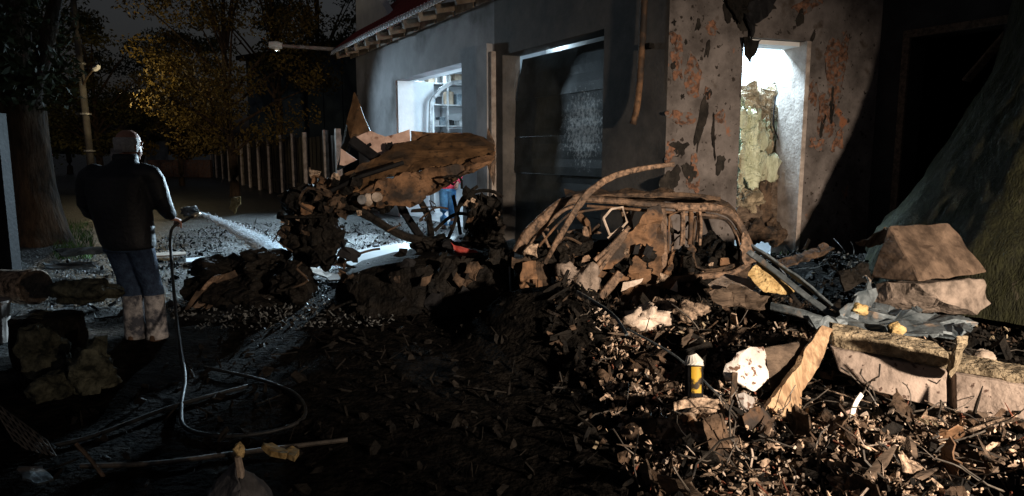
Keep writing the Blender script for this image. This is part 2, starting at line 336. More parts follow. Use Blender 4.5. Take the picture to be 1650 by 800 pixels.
def hull(name, pts, m, parent=None, bev=.012, amp=.008, sc=9, seed=0, cuts=2, **kw):
    bm = bmesh.new(); [bm.verts.new(V(p)) for p in pts]
    r = bmesh.ops.convex_hull(bm, input=bm.verts)
    bmesh.ops.delete(bm, geom=[g for g in r['geom_interior'] if isinstance(g, bmesh.types.BMVert)], context='VERTS')
    bmesh.ops.dissolve_limit(bm, angle_limit=.03, verts=bm.verts, edges=bm.edges)
    if bev: bmesh.ops.bevel(bm, geom=bm.edges[:] , offset=bev, segments=1, affect='EDGES', profile=.5)
    bmesh.ops.triangulate(bm, faces=bm.faces)
    for _ in range(cuts): bmesh.ops.subdivide_edges(bm, edges=[e for e in bm.edges if e.calc_length() > .06], cuts=1)
    bmesh.ops.triangulate(bm, faces=bm.faces)
    for v in bm.verts: v.co += noise.noise_vector(v.co * sc + V((seed, 0, seed))) * amp
    return obj(name, bm_to(bm, name, origin_of(parent)), m, parent, **kw)
SOFT = {'foam', 'foamy', 'wool', 'moss', 'pale', 'brown', 'concrete', 'capside', 'steel'}
def lump(name, c, r, m, parent=None, bumpy=.5, sc=3, seed=0, nu=20, nv=14, **kw):
    R_ = max(r); hi_ = R_ > .09
    mb = MB(); mb.ell(c, r, 40 if hi_ else 22, 28 if hi_ else 16); c = V(c); sd = V((seed * 2.3, seed, -seed * 1.1))
    for v in mb.v:
        d = (v - c); q = d / R_
        if m == 'wool': q = V((q.x * 3.2, q.y * 3.2, q.z * .7))
        k = 1 + bumpy * (.75 * noise.noise(q * 1.5 + sd) + .40 * noise.noise(q * 3.4 + sd) + .22 * noise.noise(q * 8 + sd))
        v.xyz = c + d * k + noise.noise_vector(q * 5 + sd) * R_ * .07 * bumpy
    return obj(name, mb, m, parent, smooth=m in SOFT, **kw)
def wall_cells(us, zs, holes, th, fn):
    """a wall with openings: only the outer faces of the kept cells"""
    mb = MB(); solid = {}
    for i in range(len(us) - 1):
        for j in range(len(zs) - 1):
            uc = (us[i] + us[i + 1]) / 2; zc = (zs[j] + zs[j + 1]) / 2
            solid[i, j] = not any(h[0] < uc < h[1] and h[2] < zc < h[3] for h in holes)
    for (i, j), s in solid.items():
        if not s: continue
        a, b, c, d = us[i], us[i + 1], zs[j], zs[j + 1]
        q = lambda u, e, z: fn(u, e, z)
        mb.add([q(a, 0, c), q(b, 0, c), q(b, 0, d), q(a, 0, d)], [(0, 1, 2, 3)])
        mb.add([q(a, th, c), q(b, th, c), q(b, th, d), q(a, th, d)], [(3, 2, 1, 0)])
        for di, dj, pa, pb in ((-1, 0, (a, c), (a, d)), (1, 0, (b, c), (b, d)), (0, -1, (a, c), (b, c)), (0, 1, (a, d), (b, d))):
            if not solid.get((i + di, j + dj), False):
                mb.add([q(pa[0], 0, pa[1]), q(pb[0], 0, pb[1]), q(pb[0], th, pb[1]), q(pa[0], th, pa[1])], [(0, 1, 2, 3)])
    return mb
Z = V((0, 0, 1))
# ------------------------------------------------------------ ground
def heap(x, y):
    h = 0.0
    h += .10 * math.exp(-((x - 2.4) / 1.6) ** 2 - ((y - 5.8) / 1.2) ** 2)
    h += .30 * math.exp(-((x - 3.8) / 1.4) ** 2 - ((y - 8.2) / 1.0) ** 2)
    h += .14 * math.exp(-((x - 1.2) / .8) ** 2 - ((y - 5.5) / .7) ** 2)
    h += .05 * math.exp(-((x - 1.6) / 1.2) ** 2 - ((y - 3.4) / .7) ** 2)
    h += .18 * math.exp(-((x + .6) / 1.1) ** 2 - ((y - 7.3) / .8) ** 2)
    h += .42 * math.exp(-((x - .42) / .42) ** 2 - ((y - 5.55) / .5) ** 2)
    h += .30 * math.exp(-((x + .05) / .3) ** 2 - ((y - 5.75) / .4) ** 2)
    h += .10 * math.exp(-((x + 3.6) / .9) ** 2 - ((y - 4.4) / .6) ** 2)
    return h
def ghz(x, y):
    r = 1.0 if -10 < x < 7 and 0 < y < 17 else 0.0
    n = (noise.noise(V((x, y, 0)) * 1.1) * .035 + noise.noise(V((x, y, 3)) * 3.5) * .022 + noise.noise(V((x, y, 7)) * 9) * .012) * r
    if x > .2 and 2 < y < 9: n += (noise.noise(V((x * 2.1, y * 2.1, 11))) * .07 + noise.noise(V((x * 5, y * 5, 4))) * .04) * min(1, (x - .2) * 2)
    dist = (V((x, y, 0)) - P0).dot(nA)       # in front of the garage the ground is a flat yard
    return heap(x, y) + n * (1 if dist > .5 else .2)
def axis(a, b, s, far):
    out = [-far, -far / 3, -far / 8, a - 12, a - 4]; x = a
    while x < b: out.append(x); x += s
    return out + [b, b + 4, b + 12, far / 8, far / 3, far]
xs = axis(-10, 7, .085, 600); ys = axis(.5, 16.5, .085, 600)
g = MB(); g.v = [V((x, y, ghz(x, y))) for y in ys for x in xs]
nx = len(xs); g.f = [(j * nx + i, j * nx + i + 1, (j + 1) * nx + i + 1, (j + 1) * nx + i) for j in range(len(ys) - 1) for i in range(nx - 1)]
obj('ground', g, 'ground', kind='structure', smooth=True)
# ------------------------------------------------------------ garage building
T1a, T1b = tA(745), tA(640); T2a, T2b = tA(970), tA(810); TL = tA(578)
Z1 = 3.32; Z2 = 3.26; HA = 4.42
gb = thing('garage_building', 'blast-damaged grey rendered garage with a bright open bay and a dark sectional door', 'garage', A(0, 0, 0))
us = sorted([TK, T2a, T2b, T1a, T1b, TL]); zs = [0, Z1 if Z1 < Z2 else Z2, max(Z1, Z2), HA]
gs = 0.0
tm = tA(797)
w1 = wall_cells([tm, T1a, T1b, TL], [0, Z1, HA], [(T1a, T1b, -1, Z1)], .35, A)
obj('front_wall', w1, 'plaster', gb)
w2 = wall_cells([TK, T2a, T2b, tm - .002], [0, Z2, HA], [(T2a, T2b, -1, Z2)], .35, A)
obj('front_wall', w2, 'soot', gb, label='sooty dark stretch of the front wall around the sectional door')
# pale pier between the two bays, pipe at the corner
p = MB(); tp = (tA(777) + tA(795)) / 2
p.obox(A(tp, -.06, 1.75), dA, eA, Z, .42, .118, 3.5); obj('pier', p, 'plaster', gb)
p = MB(); p.obox(A(tA(798), -.05, 1.7), dA, eA, Z, .09, .09, 3.3); obj('door_jamb', p, 'post', gb)
p = MB(); p.tube(catmull([A(tA(1041), -.09, 4.3), A(tA(1040), -.09, 3.2), A(tA(1036), -.10, 2.3), A(tA(1032), -.14, 1.95)], 4), .045, 8); dp = obj('drain_pipe', p, 'rust', gb, label='rusty drain pipe torn off short near the corner', smooth=True)
p = MB(); p.obox(A(tA(1043), -.045, 2.9), dA, eA, Z, .16, .08, .06); obj('bracket', p, 'char', dp)
# white reveal of the open bay, curved door track
p = MB(); p.obox(A(T1b + .03 - .06, .5, Z1 / 2), dA, eA, Z, .06, .94, Z1 - .02); obj('reveal', p, 'cool', gb)
p = MB(); p.obox(A((T1a + T1b) / 2, .5, Z1 + .03), dA, eA, Z, T1b - T1a - .14, .26, .05); obj('reveal', p, 'cool', gb)
trk = catmull([A(T1b - .25, .8, .05), A(T1b - .25, .8, 2.5), A(T1b - .28, .95, 3.0), A(T1b - .3, 1.4, 3.3), A(T1b - .3, 2.4, 3.4)], 6)
p = MB(); p.bar(trk, .10, .05, dA); obj('door_track', p, 'steel', gb)
# sectional door: five panels, the top one leaning inward
dr = thing('sectional_door', 'dark sooty sectional garage door beside the bright bay, top panel bent inward', 'garage door', A((T2a + T2b) / 2, .25, 0))
hp = [0, .62, 1.24, 1.86, 2.5]
for k in range(5):
    z0 = hp[k] + .002; z1 = hp[k + 1] - .002 if k < 4 else 3.2
    lean0 = .24 + .015 * math.sin(k * 2.3); lean1 = lean0 + (0.012 if k < 4 else .12)
    mb = MB(); N = 20; rows = 5; th = .045
    gridf = []
    for side in (0, 1):
        for j in range(rows + 1):
            for i in range(N + 1):
                t = T2a + .03 + (T2b - T2a - (.06 if k < 4 else .10)) * i / N; f = j / rows
                dent = .035 * math.exp(-((t - T2a - .7) / .8) ** 2 - ((z0 + (z1 - z0) * f - 1.9) / .6) ** 2)
                rib = -.006 * (j % 2)
                e = lean0 + (lean1 - lean0) * f + dent + noise.noise(V((t * 2, f * 2, k))) * .012 + rib * (1 - side) + th * side
                mb.v.append(A(t, e, z0 + (z1 - z0) * f))
    n1 = N + 1; off = (rows + 1) * n1
    for j in range(rows):
        for i in range(N):
            a = j * n1 + i; mb.f.append([a, a + 1, a + n1 + 1, a + n1]); mb.f.append([off + a + n1, off + a + n1 + 1, off + a + 1, off + a])
    bd = [i for i in range(N)]
    for i in range(N): mb.f.append([i, off + i, off + i + 1, i + 1]); q = rows * n1 + i; mb.f.append([q, q + 1, off + q + 1, off + q])
    for j in range(rows):
        a = j * n1; mb.f.append([a, a + n1, off + a + n1, off + a]); a += N; mb.f.append([a, off + a, off + a + n1, a + n1])
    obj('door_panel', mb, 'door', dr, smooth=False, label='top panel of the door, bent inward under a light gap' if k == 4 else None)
# glare on the door is painted into its colour; flake helpers below
def blob_outline(c, ax, ay, rx, ry, n=22, seed=0, jag=.3):
    out = []
    for k in range(n):
        a = 2 * math.pi * k / n; q = 1 + jag * 2 * noise.noise(V((math.cos(a) * 1.6 + seed, math.sin(a) * 1.6, seed * .7)))
        out.append(V(c) + ax * (math.cos(a) * rx * q) + ay * (math.sin(a) * ry * q))
    return out
def flake(name, c, ax, ay, rx, ry, m, parent, seed, th=.006, jag=.45, **kw):
    return crumple(name, blob_outline(c, ax, ay, rx, ry, 22, seed, jag), m, parent, th=th, cuts=1, amp=.004, sc=14, seed=seed, rag=.02, **kw)
# room behind
RD = 6.0; TR0 = TK + .5; TR1 = TL - .35; HC = 4.15
obj('shop_floor', MB().add([A(TR0, .36, .012), A(TR1, .36, .012), A(TR1, RD, .012), A(TR0, RD, .012)], [(0, 1, 2, 3)]), 'floor', gb)
obj('ceiling', MB().add([A(TR0, .36, HC), A(TR1, .36, HC), A(TR1, RD, HC), A(TR0, RD, HC)], [(0, 1, 2, 3)]), 'cool', gb)
obj('back_wall', MB().add([A(TR0, RD, 0), A(TR1, RD, 0), A(TR1, RD, HC), A(TR0, RD, HC)], [(0, 1, 2, 3)]), 'cool', gb)
obj('end_wall', wall_cells([0, RD], [0, HC + .3], [], .3, lambda u, e, z: A(TL - .34 + e, .36 + u, z)), 'cool', gb)
obj('inner_wall', wall_cells([0, RD], [0, HC], [], .2, lambda u, e, z: A(-5.6 + e, .36 + u, z)), 'cool', gb)
# roof, gable, rafters
SL = .80
def Rf(t, e, dz=0): return A(t, e, HA + .10 + (e + .45) * SL + dz)
mb = MB(); N = 120; t0, t1 = tA(752), TL + .35
for side in (0, 1):
    for e in (-.5, 6.5):
        for i in range(N + 1):
            mb.v.append(Rf(t0 + (t1 - t0) * i / N, e, .035 * math.sin(i * math.pi / 1.5) - .02 * side))
n1 = N + 1
for i in range(N):
    mb.f += [[i, i + 1, n1 + i + 1, n1 + i], [2 * n1 + i, 3 * n1 + i, 3 * n1 + i + 1, 2 * n1 + i + 1], [i, 2 * n1 + i, 2 * n1 + i + 1, i + 1]]
obj('corrugated_eave', mb, 'roof', gb, label='dark red ribbed sheet roof')
mb = MB(); N = 150
for side in (0, 1):
    for e in (-.62, -.44):
        for i in range(N + 1): mb.v.append(Rf(t0 - .5 + (t1 - t0 + .5) * i / N, e, .045 * math.sin(i * math.pi / 1.5) - .035 - .012 * side))
n1 = N + 1
for i in range(N): mb.f += [[i, i + 1, n1 + i + 1, n1 + i], [2 * n1 + i, 3 * n1 + i, 3 * n1 + i + 1, 2 * n1 + i + 1], [i, 2 * n1 + i, 2 * n1 + i + 1, i + 1]]
obj('eave_sheet', mb, 'panel', gb, label='pale corrugated sheet edge along the eave')
gm = MB(); gp = [(572, -60), (606, -12), (612, 0), (640, 47), (600, 72), (575, 90)]
q = [hit(u, v, A(0, .1, 0), nA) for u, v in gp]
gm.loft([q, [x + eA * .2 for x in q]]); obj('gable_wall', gm, 'cool', gb)
# fascia strip and rafter ends under the eave
fm = MB(); fm.obox(A((t0 + t1) / 2, -.42, HA + .02), dA, eA, Z, t1 - t0, .03, .10); obj('fascia', fm, 'rafter', gb)
nr = 12
for k in range(nr):
    t = t0 - 2.4 + (t1 - t0 + 2.3) * k / (nr - 1)
    mb = MB(); d2 = (eA + Z * SL * .3).normalized()
    mb.obox(A(t, -.18, HA - .06), dA, d2, d2.cross(dA), .075, .62, .17); obj('rafter_end', mb, 'rafter', gb)
for k in range(nr - 1):
    t = t0 - 2.4 + (t1 - t0 + 2.3) * (k + .5) / (nr - 1)
    mb = MB(); mb.obox(A(t, -.09, HA - .09), dA, eA, Z, (t1 - t0 + 2.3) / (nr - 1) - .11, .03, .24); obj('soffit_board', mb, 'rafter', gb)
for k in range(5):
    t = t0 - .3 - k * .5
    mb = MB(); mb.obox(A(t, .1 + .1 * k % 2, HA + .30 + .05 * k), (dA + Z * U(-.2, .2)).normalized(), eA, Z, U(.6, 1.1), .16, .035); obj('torn_board', mb, 'charb', gb)
# ------------------------------------------------------------ side wall (B) with a blown-out doorway
S1, S2 = sB(1190), sB(1294); ZD = 3.03
SB = 5.3
wb = wall_cells([0.002, S1, S2, SK + .3], [0, ZD, SB], [(S1, S2, -1, ZD)], .42, B)
obj('side_wall', wb, 'side', gb, label='pale blast-scarred end wall with a blown-out doorway')
# subdivide the doorway frame
fr = MB(); fr.obox(B(S2 - .035, .2, ZD / 2), dB, iB, Z, .07, .47, ZD - .01); obj('door_frame', fr, 'post', gb)
fr = MB(); fr.obox(B((S1 + S2) / 2 - .03, .25, ZD - .03), dB, iB, Z, S2 - S1 - .08, .3, .055); obj('door_frame', fr, 'cool', gb)
obj('doorway_floor', MB().add([B(S1 - 1, .43, .02), B(SK, .43, .02), B(SK, 4, .02), B(S1 - 1, 4, .02)], [(0, 1, 2, 3)]), 'floor', gb)
obj('doorway_ceiling', MB().add([B(S1 - 1, .43, 4), B(SK, .43, 4), B(SK, 4, 4), B(S1 - 1, 4, 4)], [(0, 1, 2, 3)]), 'cool', gb)
obj('doorway_back_wall', MB().add([B(S1 - 1, 4, 0), B(SK, 4, 0), B(SK, 4, 4), B(S1 - 1, 4, 4)], [(0, 1, 2, 3)]), 'cool', gb)
obj('doorway_side_wall', MB().add([B(SK, .43, 0), B(SK, 4, 0), B(SK, 4, 4), B(SK, .43, 4)], [(0, 1, 2, 3)]), 'cool', gb)
obj('doorway_side_wall', MB().add([B(S1 - 1, .43, 0), B(S1 - 1, 4, 0), B(S1 - 1, 4, 4), B(S1 - 1, .43, 4)], [(0, 1, 2, 3)]), 'cool', gb)
# exposed brick scars and shrapnel holes
def onB(u, v, e=-.002): return hit(u, v, K + iB * e, iB)
for k, (u, v, a, b) in enumerate([(1093, 98, 12, 26), (1115, 122, 14, 26), (1098, 190, 18, 10), (1080, 245, 10, 16), (1330, 190, 14, 30), (1345, 120, 16, 60), (1315, 232, 18, 8), (1350, 228, 12, 12), (1310, 150, 10, 20), (1145, 45, 14, 10), (1300, 10, 30, 8), (1360, 85, 10, 22), (1160, 190, 10, 9), (1115, 285, 12, 30), (1180, 8, 20, 8), (1085, 60, 7, 9), (1140, 150, 6, 10)]):
    px = hit(u, v, K, iB).y / F * 1.02
    flake('brick_scar', onB(u, v), (dB + Z * U(-.3, .3)).normalized(), Z, a * px, b * px, 'brick', gb, k * 1.7)
for k, (u, v, a, b) in enumerate([(1130, 200, 6, 38), (1095, 238, 14, 12), (1125, 40, 4, 8), (1105, 68, 3, 4), (1086, 36, 3, 4), (1140, 80, 4, 10), (1085, 107, 4, 5), (1150, 220, 3, 24), (1340, 170, 5, 22), (1325, 205, 4, 16), (1200, 30, 26, 14), (1175, 15, 10, 16), (1225, 12, 22, 9), (1160, 262, 9, 14), (1143, 152, 4, 6), (1100, 155, 3, 3), (1115, 30, 2, 2), (1112, 275, 11, 18), (1088, 285, 9, 15), (1075, 300, 12, 20), (1310, 60, 3, 9), (1290, 30, 8, 12)]):
    px = hit(u, v, K, iB).y / F
    flake('shrapnel_hole', onB(u, v, -.009), dB, (Z + dB * U(-.1, .25)).normalized(), a * px, b * px, 'gouge', gb, k * 2.3 + .5, th=.004)
# torn cladding dangling from the top of the end wall
for k, (pts, m) in enumerate([([(1165, -10), (1215, -10), (1222, 14), (1198, 22), (1190, 40), (1178, 18)], 'char'), ([(1205, 5), (1250, -8), (1240, 18), (1215, 40), (1208, 60), (1200, 30)], 'black'), ([(1196, 62), (1222, 64), (1220, 82), (1206, 100), (1200, 88)], 'char')]):
    crumple('torn_cladding', [onB(u, v, -.06) for u, v in pts], m, gb, th=.02, cuts=3, amp=.04, sc=6, seed=k)
# lamps in the rooms
def strip(label, c, ax, L_, pw, size=.3, to=None):
    t = thing('strip_light', label, 'strip light', c)
    b = MB(); b.obox(V(c) + Z * .04, ax, Z.cross(ax), Z, L_, .12, .05); ho_ = obj('housing', b, 'whiteplastic', t)
    b = MB(); b.tube([V(c) - ax * (L_ / 2 - .05), V(c) + ax * (L_ / 2 - .05)], .02, 8); obj('tube', b, 'glow', ho_)
    lamp('strip_glow', 'AREA', V(c) - Z * .06, pw, COLD, to or (V(c) - Z), size=size)
strip('cold strip light on the ceiling of the bright open bay', A(2.3, 2.6, HC - .12), dA, 1.5, 90, 1.0)
strip('cold strip light hanging by the shelf end of the bright bay', A(4.6, 1.6, HC - .12), eA, 1.3, 160, .9)
strip('cold strip light behind the lintel of the sectional door', A(-3.2, .44, 3.62), dA, 1.6, 13, .3, A(-3.2, .55, 2.4))
strip('cold strip light inside the blown-out doorway', B(S1 + .62, 1.1, 3.75), dB, .9, 560, .5, B(S1 + .9, .6, 0))
lamp('bay_flood', 'SPOT', A(1.2, 1.3, 2.6), 8000, COLD, (-3.5, 8.6, .4), spot_size=rad(62), spot_blend=.7, shadow_soft_size=.15)
lamp('bay_glow', 'AREA', A(1.2, 1.6, 3.2), 110, COLD, A(.6, -5.5, 0), size=.9)
# ------------------------------------------------------------ things inside the bright bay
EW = TL - .36
sh = thing('shelf_unit', 'steel shelf unit crammed with boxes in the bright bay', 'shelves', A(EW - .3, 2.4, 0))
for e in (1.4, 2.4, 3.4):
    for t in (EW - .55, EW - .06):
        b = MB(); b.obox(A(t, e, 1.95), dA, eA, Z, .05, .05, 3.9); obj('upright', b, 'steel', sh)
SZ = [.9, 1.75, 2.35, 2.95, 3.55]
for z in SZ:
    b = MB(); b.obox(A(EW - .3, 2.4, z), dA, eA, Z, .5, 2.1, .04); obj('shelf', b, 'steel', sh)
ordn = ['lowest', 'second lowest', 'middle', 'second highest', 'highest']
shade = {'grey': 'bluemetal', 'white': 'whiteplastic', 'dark': 'black', 'tan': 'rafter', 'brown': 'oldwood', 'steel': 'steel'}
names = list(shade)
for zi, z in enumerate(SZ):
    e = 1.5; k = 0
    while e < 3.25:
        w_ = U(.14, .34); h = U(.14, .42); c = names[(k * 2 + zi * 3 + int(rnd() * 2)) % 6]
        can = rnd() < .35; b = MB(); cc = A(EW - .3 + U(-.06, .06), e + w_ / 2, z + .022)
        pos = ['first', 'second', 'third', 'fourth', 'fifth', 'sixth', 'seventh', 'eighth', 'ninth', 'tenth'][k]
        nm = 'canister' if can else 'storage_box'
        t = thing(nm, f'{c} {"canister" if can else "box"} {pos} from the front on the {ordn[zi]} workshop shelf', 'canister' if can else 'box', cc, 'goods on the workshop shelves')
        if can:
            b.tube([cc, cc + Z * h * .9], w_ / 2.2, 12); bo_ = obj('body', b, shade[c], t)
            b = MB(); b.tube([cc + Z * (h * .9 + .001), cc + Z * h], w_ / 4, 10); obj('cap', b, 'black', bo_)
        else:
            b.obox(cc + Z * h * .43, dA, eA, Z, .3, w_ - .03, h * .86); obj('body', b, shade[c], t)
            b = MB(); b.obox(cc + Z * (h * .93 + .001), dA, eA, Z, .32, w_ - .015, h * .13); obj('lid', b, shade[c], t)
        e += w_ + U(.02, .09); k += 1
# insulation and wreckage in the blown-out doorway
def dw(u, v, i): return hit(u, v, K + iB * i, iB)
for k, (u, v, i, rx, rz, m, lb) in enumerate([
    (1210, 168, .85, .24, .22, 'foamy', 'dusty tan insulation bundle, topmost in the lit doorway'),
    (1240, 190, .95, .20, .22, 'foamy', 'tan insulation bundle against the white doorway frame'),
    (1206, 225, .60, .22, .42, 'wool', 'pale green insulation batt at the left jamb of the lit doorway'),
    (1236, 240, .70, .20, .46, 'wool', 'long pale green insulation strip hanging in mid doorway'),
    (1212, 280, .52, .26, .32, 'wool', 'sagging green insulation fold low in the lit doorway'),
    (1246, 262, .62, .12, .34, 'foamy', 'narrow brown-stained insulation strip beside the white frame'),
    (1203, 322, .45, .20, .15, 'foamy', 'scorched insulation lump at the foot of the left jamb'),
    (1212, 372, .25, .28, .16, 'charb', 'charred insulation heap on the threshold of the lit doorway'),
    (1250, 375, .30, .22, .14, 'charb', 'charred insulation heap at the foot of the white doorway frame')]):
    c = dw(u, v, i); lump('insulation_batt', c, (rx, .16, rz), m, None, .8, 4, k * 2.1, 26, 20, label=lb, cat='insulation', group='insulation hanging in the lit doorway')
for k, (u0, u1, v0, v1, i_, m, lb) in enumerate([(1192, 1218, 178, 300, .42, 'wool', 'torn pale green insulation sheet hanging down the left jamb'), (1214, 1240, 196, 292, .50, 'wool', 'torn pale green insulation sheet hanging in mid doorway'), (1234, 1256, 185, 305, .58, 'foamy', 'tan torn facing sheet hanging beside the white frame'), (1196, 1250, 138, 196, .62, 'foamy', 'dusty grey-tan torn sheet draped over the insulation top')]):
    pts = [dw(u0 + (u1 - u0) * f, v0 + 6 * math.sin(f * 9 + k), i_ + .05 * math.sin(f * 12)) for f in (0, .3, .6, 1)] + [dw(u1 + 3 - (u1 - u0) * f, v1 + 14 * math.sin(f * 7 + k), i_ - .08 + .05 * math.sin(f * 9)) for f in (0, .35, .7, 1)]
    crumple('insulation_sheet', pts, m, None, th=.02, cuts=5, amp=.06, sc=7, seed=k + 3, rag=.03, label=lb, cat='insulation', group='insulation hanging in the lit doorway')
for k, (u, v, v2, lb) in enumerate([(1232, 295, 370, 'charred upright board under the insulation'), (1250, 285, 372, 'brown splintered board beside the white frame'), (1215, 330, 372, 'short burnt board at the foot of the doorway'), (1195, 335, 380, 'black board leaning in the left corner of the doorway')]):
    crumple('burnt_board', [dw(u - 10, v, .4), dw(u + 8, v - 8, .42), dw(u + 12, v2, .36), dw(u - 8, v2, .36)], 'oldwood' if k else 'charb', None, th=.03, cuts=3, amp=.02, seed=k, rag=.02, label=lb, cat='board')
b = MB(); b.tube(catmull([dw(1250, 155, .5), dw(1246, 200, .45), dw(1256, 230, .4), dw(1262, 262, .4), dw(1258, 300, .38)], 5), .012, 6); obj('torn_cable', b, 'black', label='black torn cable dangling along the white doorway frame', cat='cable')
for k, (u, v) in enumerate([(1205, 118), (1232, 112)]):
    b = MB(); b.tube([dw(1192, v + 6, 1.6), dw(1255, v - 8, 1.7)], .018, 6); obj('ceiling_wire', b, 'steel', label=['thin steel conduit sagging across the lit doorway, lower', 'thin steel conduit across the lit doorway, upper'][k], cat='conduit')
# ------------------------------------------------------------ dark wing (C) with a black doorway
C1, C2 = .42, 1.52; ZC = 3.08
wing = thing('outbuilding', 'dark rendered wing with a tall black doorway beside the scarred end wall', 'outbuilding', KC)
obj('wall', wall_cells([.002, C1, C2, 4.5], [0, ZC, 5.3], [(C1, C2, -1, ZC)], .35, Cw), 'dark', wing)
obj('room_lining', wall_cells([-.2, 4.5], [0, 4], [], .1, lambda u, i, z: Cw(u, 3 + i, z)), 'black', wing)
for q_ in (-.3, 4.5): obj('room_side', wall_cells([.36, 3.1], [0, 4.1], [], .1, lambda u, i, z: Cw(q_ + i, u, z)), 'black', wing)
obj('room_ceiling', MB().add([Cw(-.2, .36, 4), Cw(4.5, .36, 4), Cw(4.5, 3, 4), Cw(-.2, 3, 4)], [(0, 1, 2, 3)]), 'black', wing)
b = MB(); b.obox(Cw(C1 - .04, -.015, ZC / 2), dC, iC, Z, .09, .04, ZC); obj('door_frame', b, 'oldwood', wing)
b = MB(); b.obox(Cw((C1 + C2) / 2, -.015, ZC + .05), dC, iC, Z, C2 - C1 + .17, .04, .095); obj('door_frame', b, 'oldwood', wing)
b = MB(); b.bar([Cw(1.0, .3, 2.5), Cw(1.5, .15, 3.0)], .1, .05, (0, 1, 0)); obj('fallen_batten', b, 'oldwood', wing)
# ------------------------------------------------------------ hanging green tarpaulin at right
ax0 = R(1900, 246, 6.8); prof = [(-120, 1606), (0, 1602), (50, 1597), (115, 1580), (165, 1556), (215, 1530), (285, 1490), (340, 1450), (370, 1420), (400, 1408), (440, 1398)]
mb = MB(); rings = []; nseg = 200
prof_ = []
for (v0_, u0_), (v1_, u1_) in zip(prof, prof[1:]):
    prof_ += [(v0_ + (v1_ - v0_) * q_ / 6, u0_ + (u1_ - u0_) * q_ / 6) for q_ in range(6)]
prof = prof_ + [prof[-1]]
for v, u in reversed(prof):
    an = math.atan((u - 825) / F); ds_ = math.hypot(ax0.x, ax0.y); r = ds_ * math.sin(math.atan2(ax0.x, ax0.y) - an)
    z = max(.03, R(u, v, math.sqrt(ds_ ** 2 - r ** 2) * math.cos(an)).z)
    ring = []
    for k in range(nseg):
        a = math.pi * .62 + math.pi * 1.05 * k / (nseg - 1)
        fold = 1 + .018 * math.sin(a * 13 + z) * (1.2 - z / 6) + .03 * noise.noise(V((a * 4, z * .9, 2))) + .022 * noise.noise(V((a * 13, z * 3, 5))) + .012 * noise.noise(V((a * 32, z * 8, 8)))
        ring.append(V((ax0.x + math.cos(a) * r * fold, ax0.y + math.sin(a) * r * fold, z)))
    rings.append(ring)
def shell(rings, th):
    mb = MB(); n = len(rings[0]); m_ = len(rings)
    for s_ in (0, 1):
        for r_ in rings:
            for q in r_:
                c = V((ax0.x, ax0.y, q.z)); mb.v.append(q if not s_ else q + (c - q).normalized() * th)
    o = n * m_
    for i in range(m_ - 1):
        for j in range(n - 1):
            a = i * n + j; mb.f += [[a, a + 1, a + n + 1, a + n], [o + a + n, o + a + n + 1, o + a + 1, o + a]]
    for i in range(m_ - 1):
        for a in (i * n, i * n + n - 1): mb.f.append([a, a + n, o + a + n, o + a])
    return mb
obj('tarpaulin', shell(rings, .03), 'tarp', smooth=True, label='dark green tarpaulin hanging in a steep flare beside the black doorway', cat='tarpaulin')
# ------------------------------------------------------------ arm lamp on the eave corner
la = A(TL + .2, -.3, 4.45); le = R(452, 74, 19.6)
al = thing('arm_lamp', 'pale floodlight on a long slanting arm from the garage eave corner', 'lamp', la)
b = MB(); b.tube([la, le], [.06, .045], 8); obj('arm', b, 'post', al)
d_ = (le - la).normalized(); b = MB(); b.tube([le - d_ * .05, le + d_ * .12, le + d_ * .3], [.08, .12, .09], 10); lh_ = obj('lamp_head', b, 'whiteplastic', al)
b = MB(); b.tube([le + d_ * .1 - Z * .12, le + d_ * .1 - Z * .15], .07, 10); obj('lens', b, 'bulb', lh_)
lamp('arm_glow', 'SPOT', le - Z * .2 + d_ * .1, 1300, COLD, A(1.0, -2.6, 1.2), spot_size=rad(95), spot_blend=.8, shadow_soft_size=.12)
# ------------------------------------------------------------ fence, far buildings, pole
FP = V((-4.45, 17.8, 0))
def fpos(u): 
    k = (u - 825) / F; t = (FP.x - k * FP.y) / (.485 + k * .8745); return FP + dA * t
fe = thing('yard_fence', 'dark sheet fence with pale posts running from the garage down the street', 'fence', FP)
fpx = [548, 528, 495, 476, 457, 437, 420, 405, 393, 384, 372, 362, 352, 345]
for u in fpx:
    q = fpos(u); b = MB(); b.obox(q + Z * 1.1, dA, eA, Z, .11, .14, 2.2); obj('post', b, 'post', fe)
for i in range(len(fpx) - 1):
    a, c = fpos(fpx[i]), fpos(fpx[i + 1]); L_ = (c - a).length
    nb = max(6, min(16, int(L_ / .25)))
    for k in range(nb):
        m_ = a + (c - a) * ((k + .5) / nb); b = MB(); b.obox(m_ + eA * (.10 + .02 * (k % 2)) + Z * (1.05 + U(-.02, .02)), dA, eA, Z, L_ / nb * .97, .02, 2.0); obj('board', b, 'fencep', fe)
    b = MB(); b.obox((a + c) / 2 + eA * .06 + Z * .55, dA, eA, Z, L_ - .21, .05, .09); obj('rail', b, 'fencep', fe)
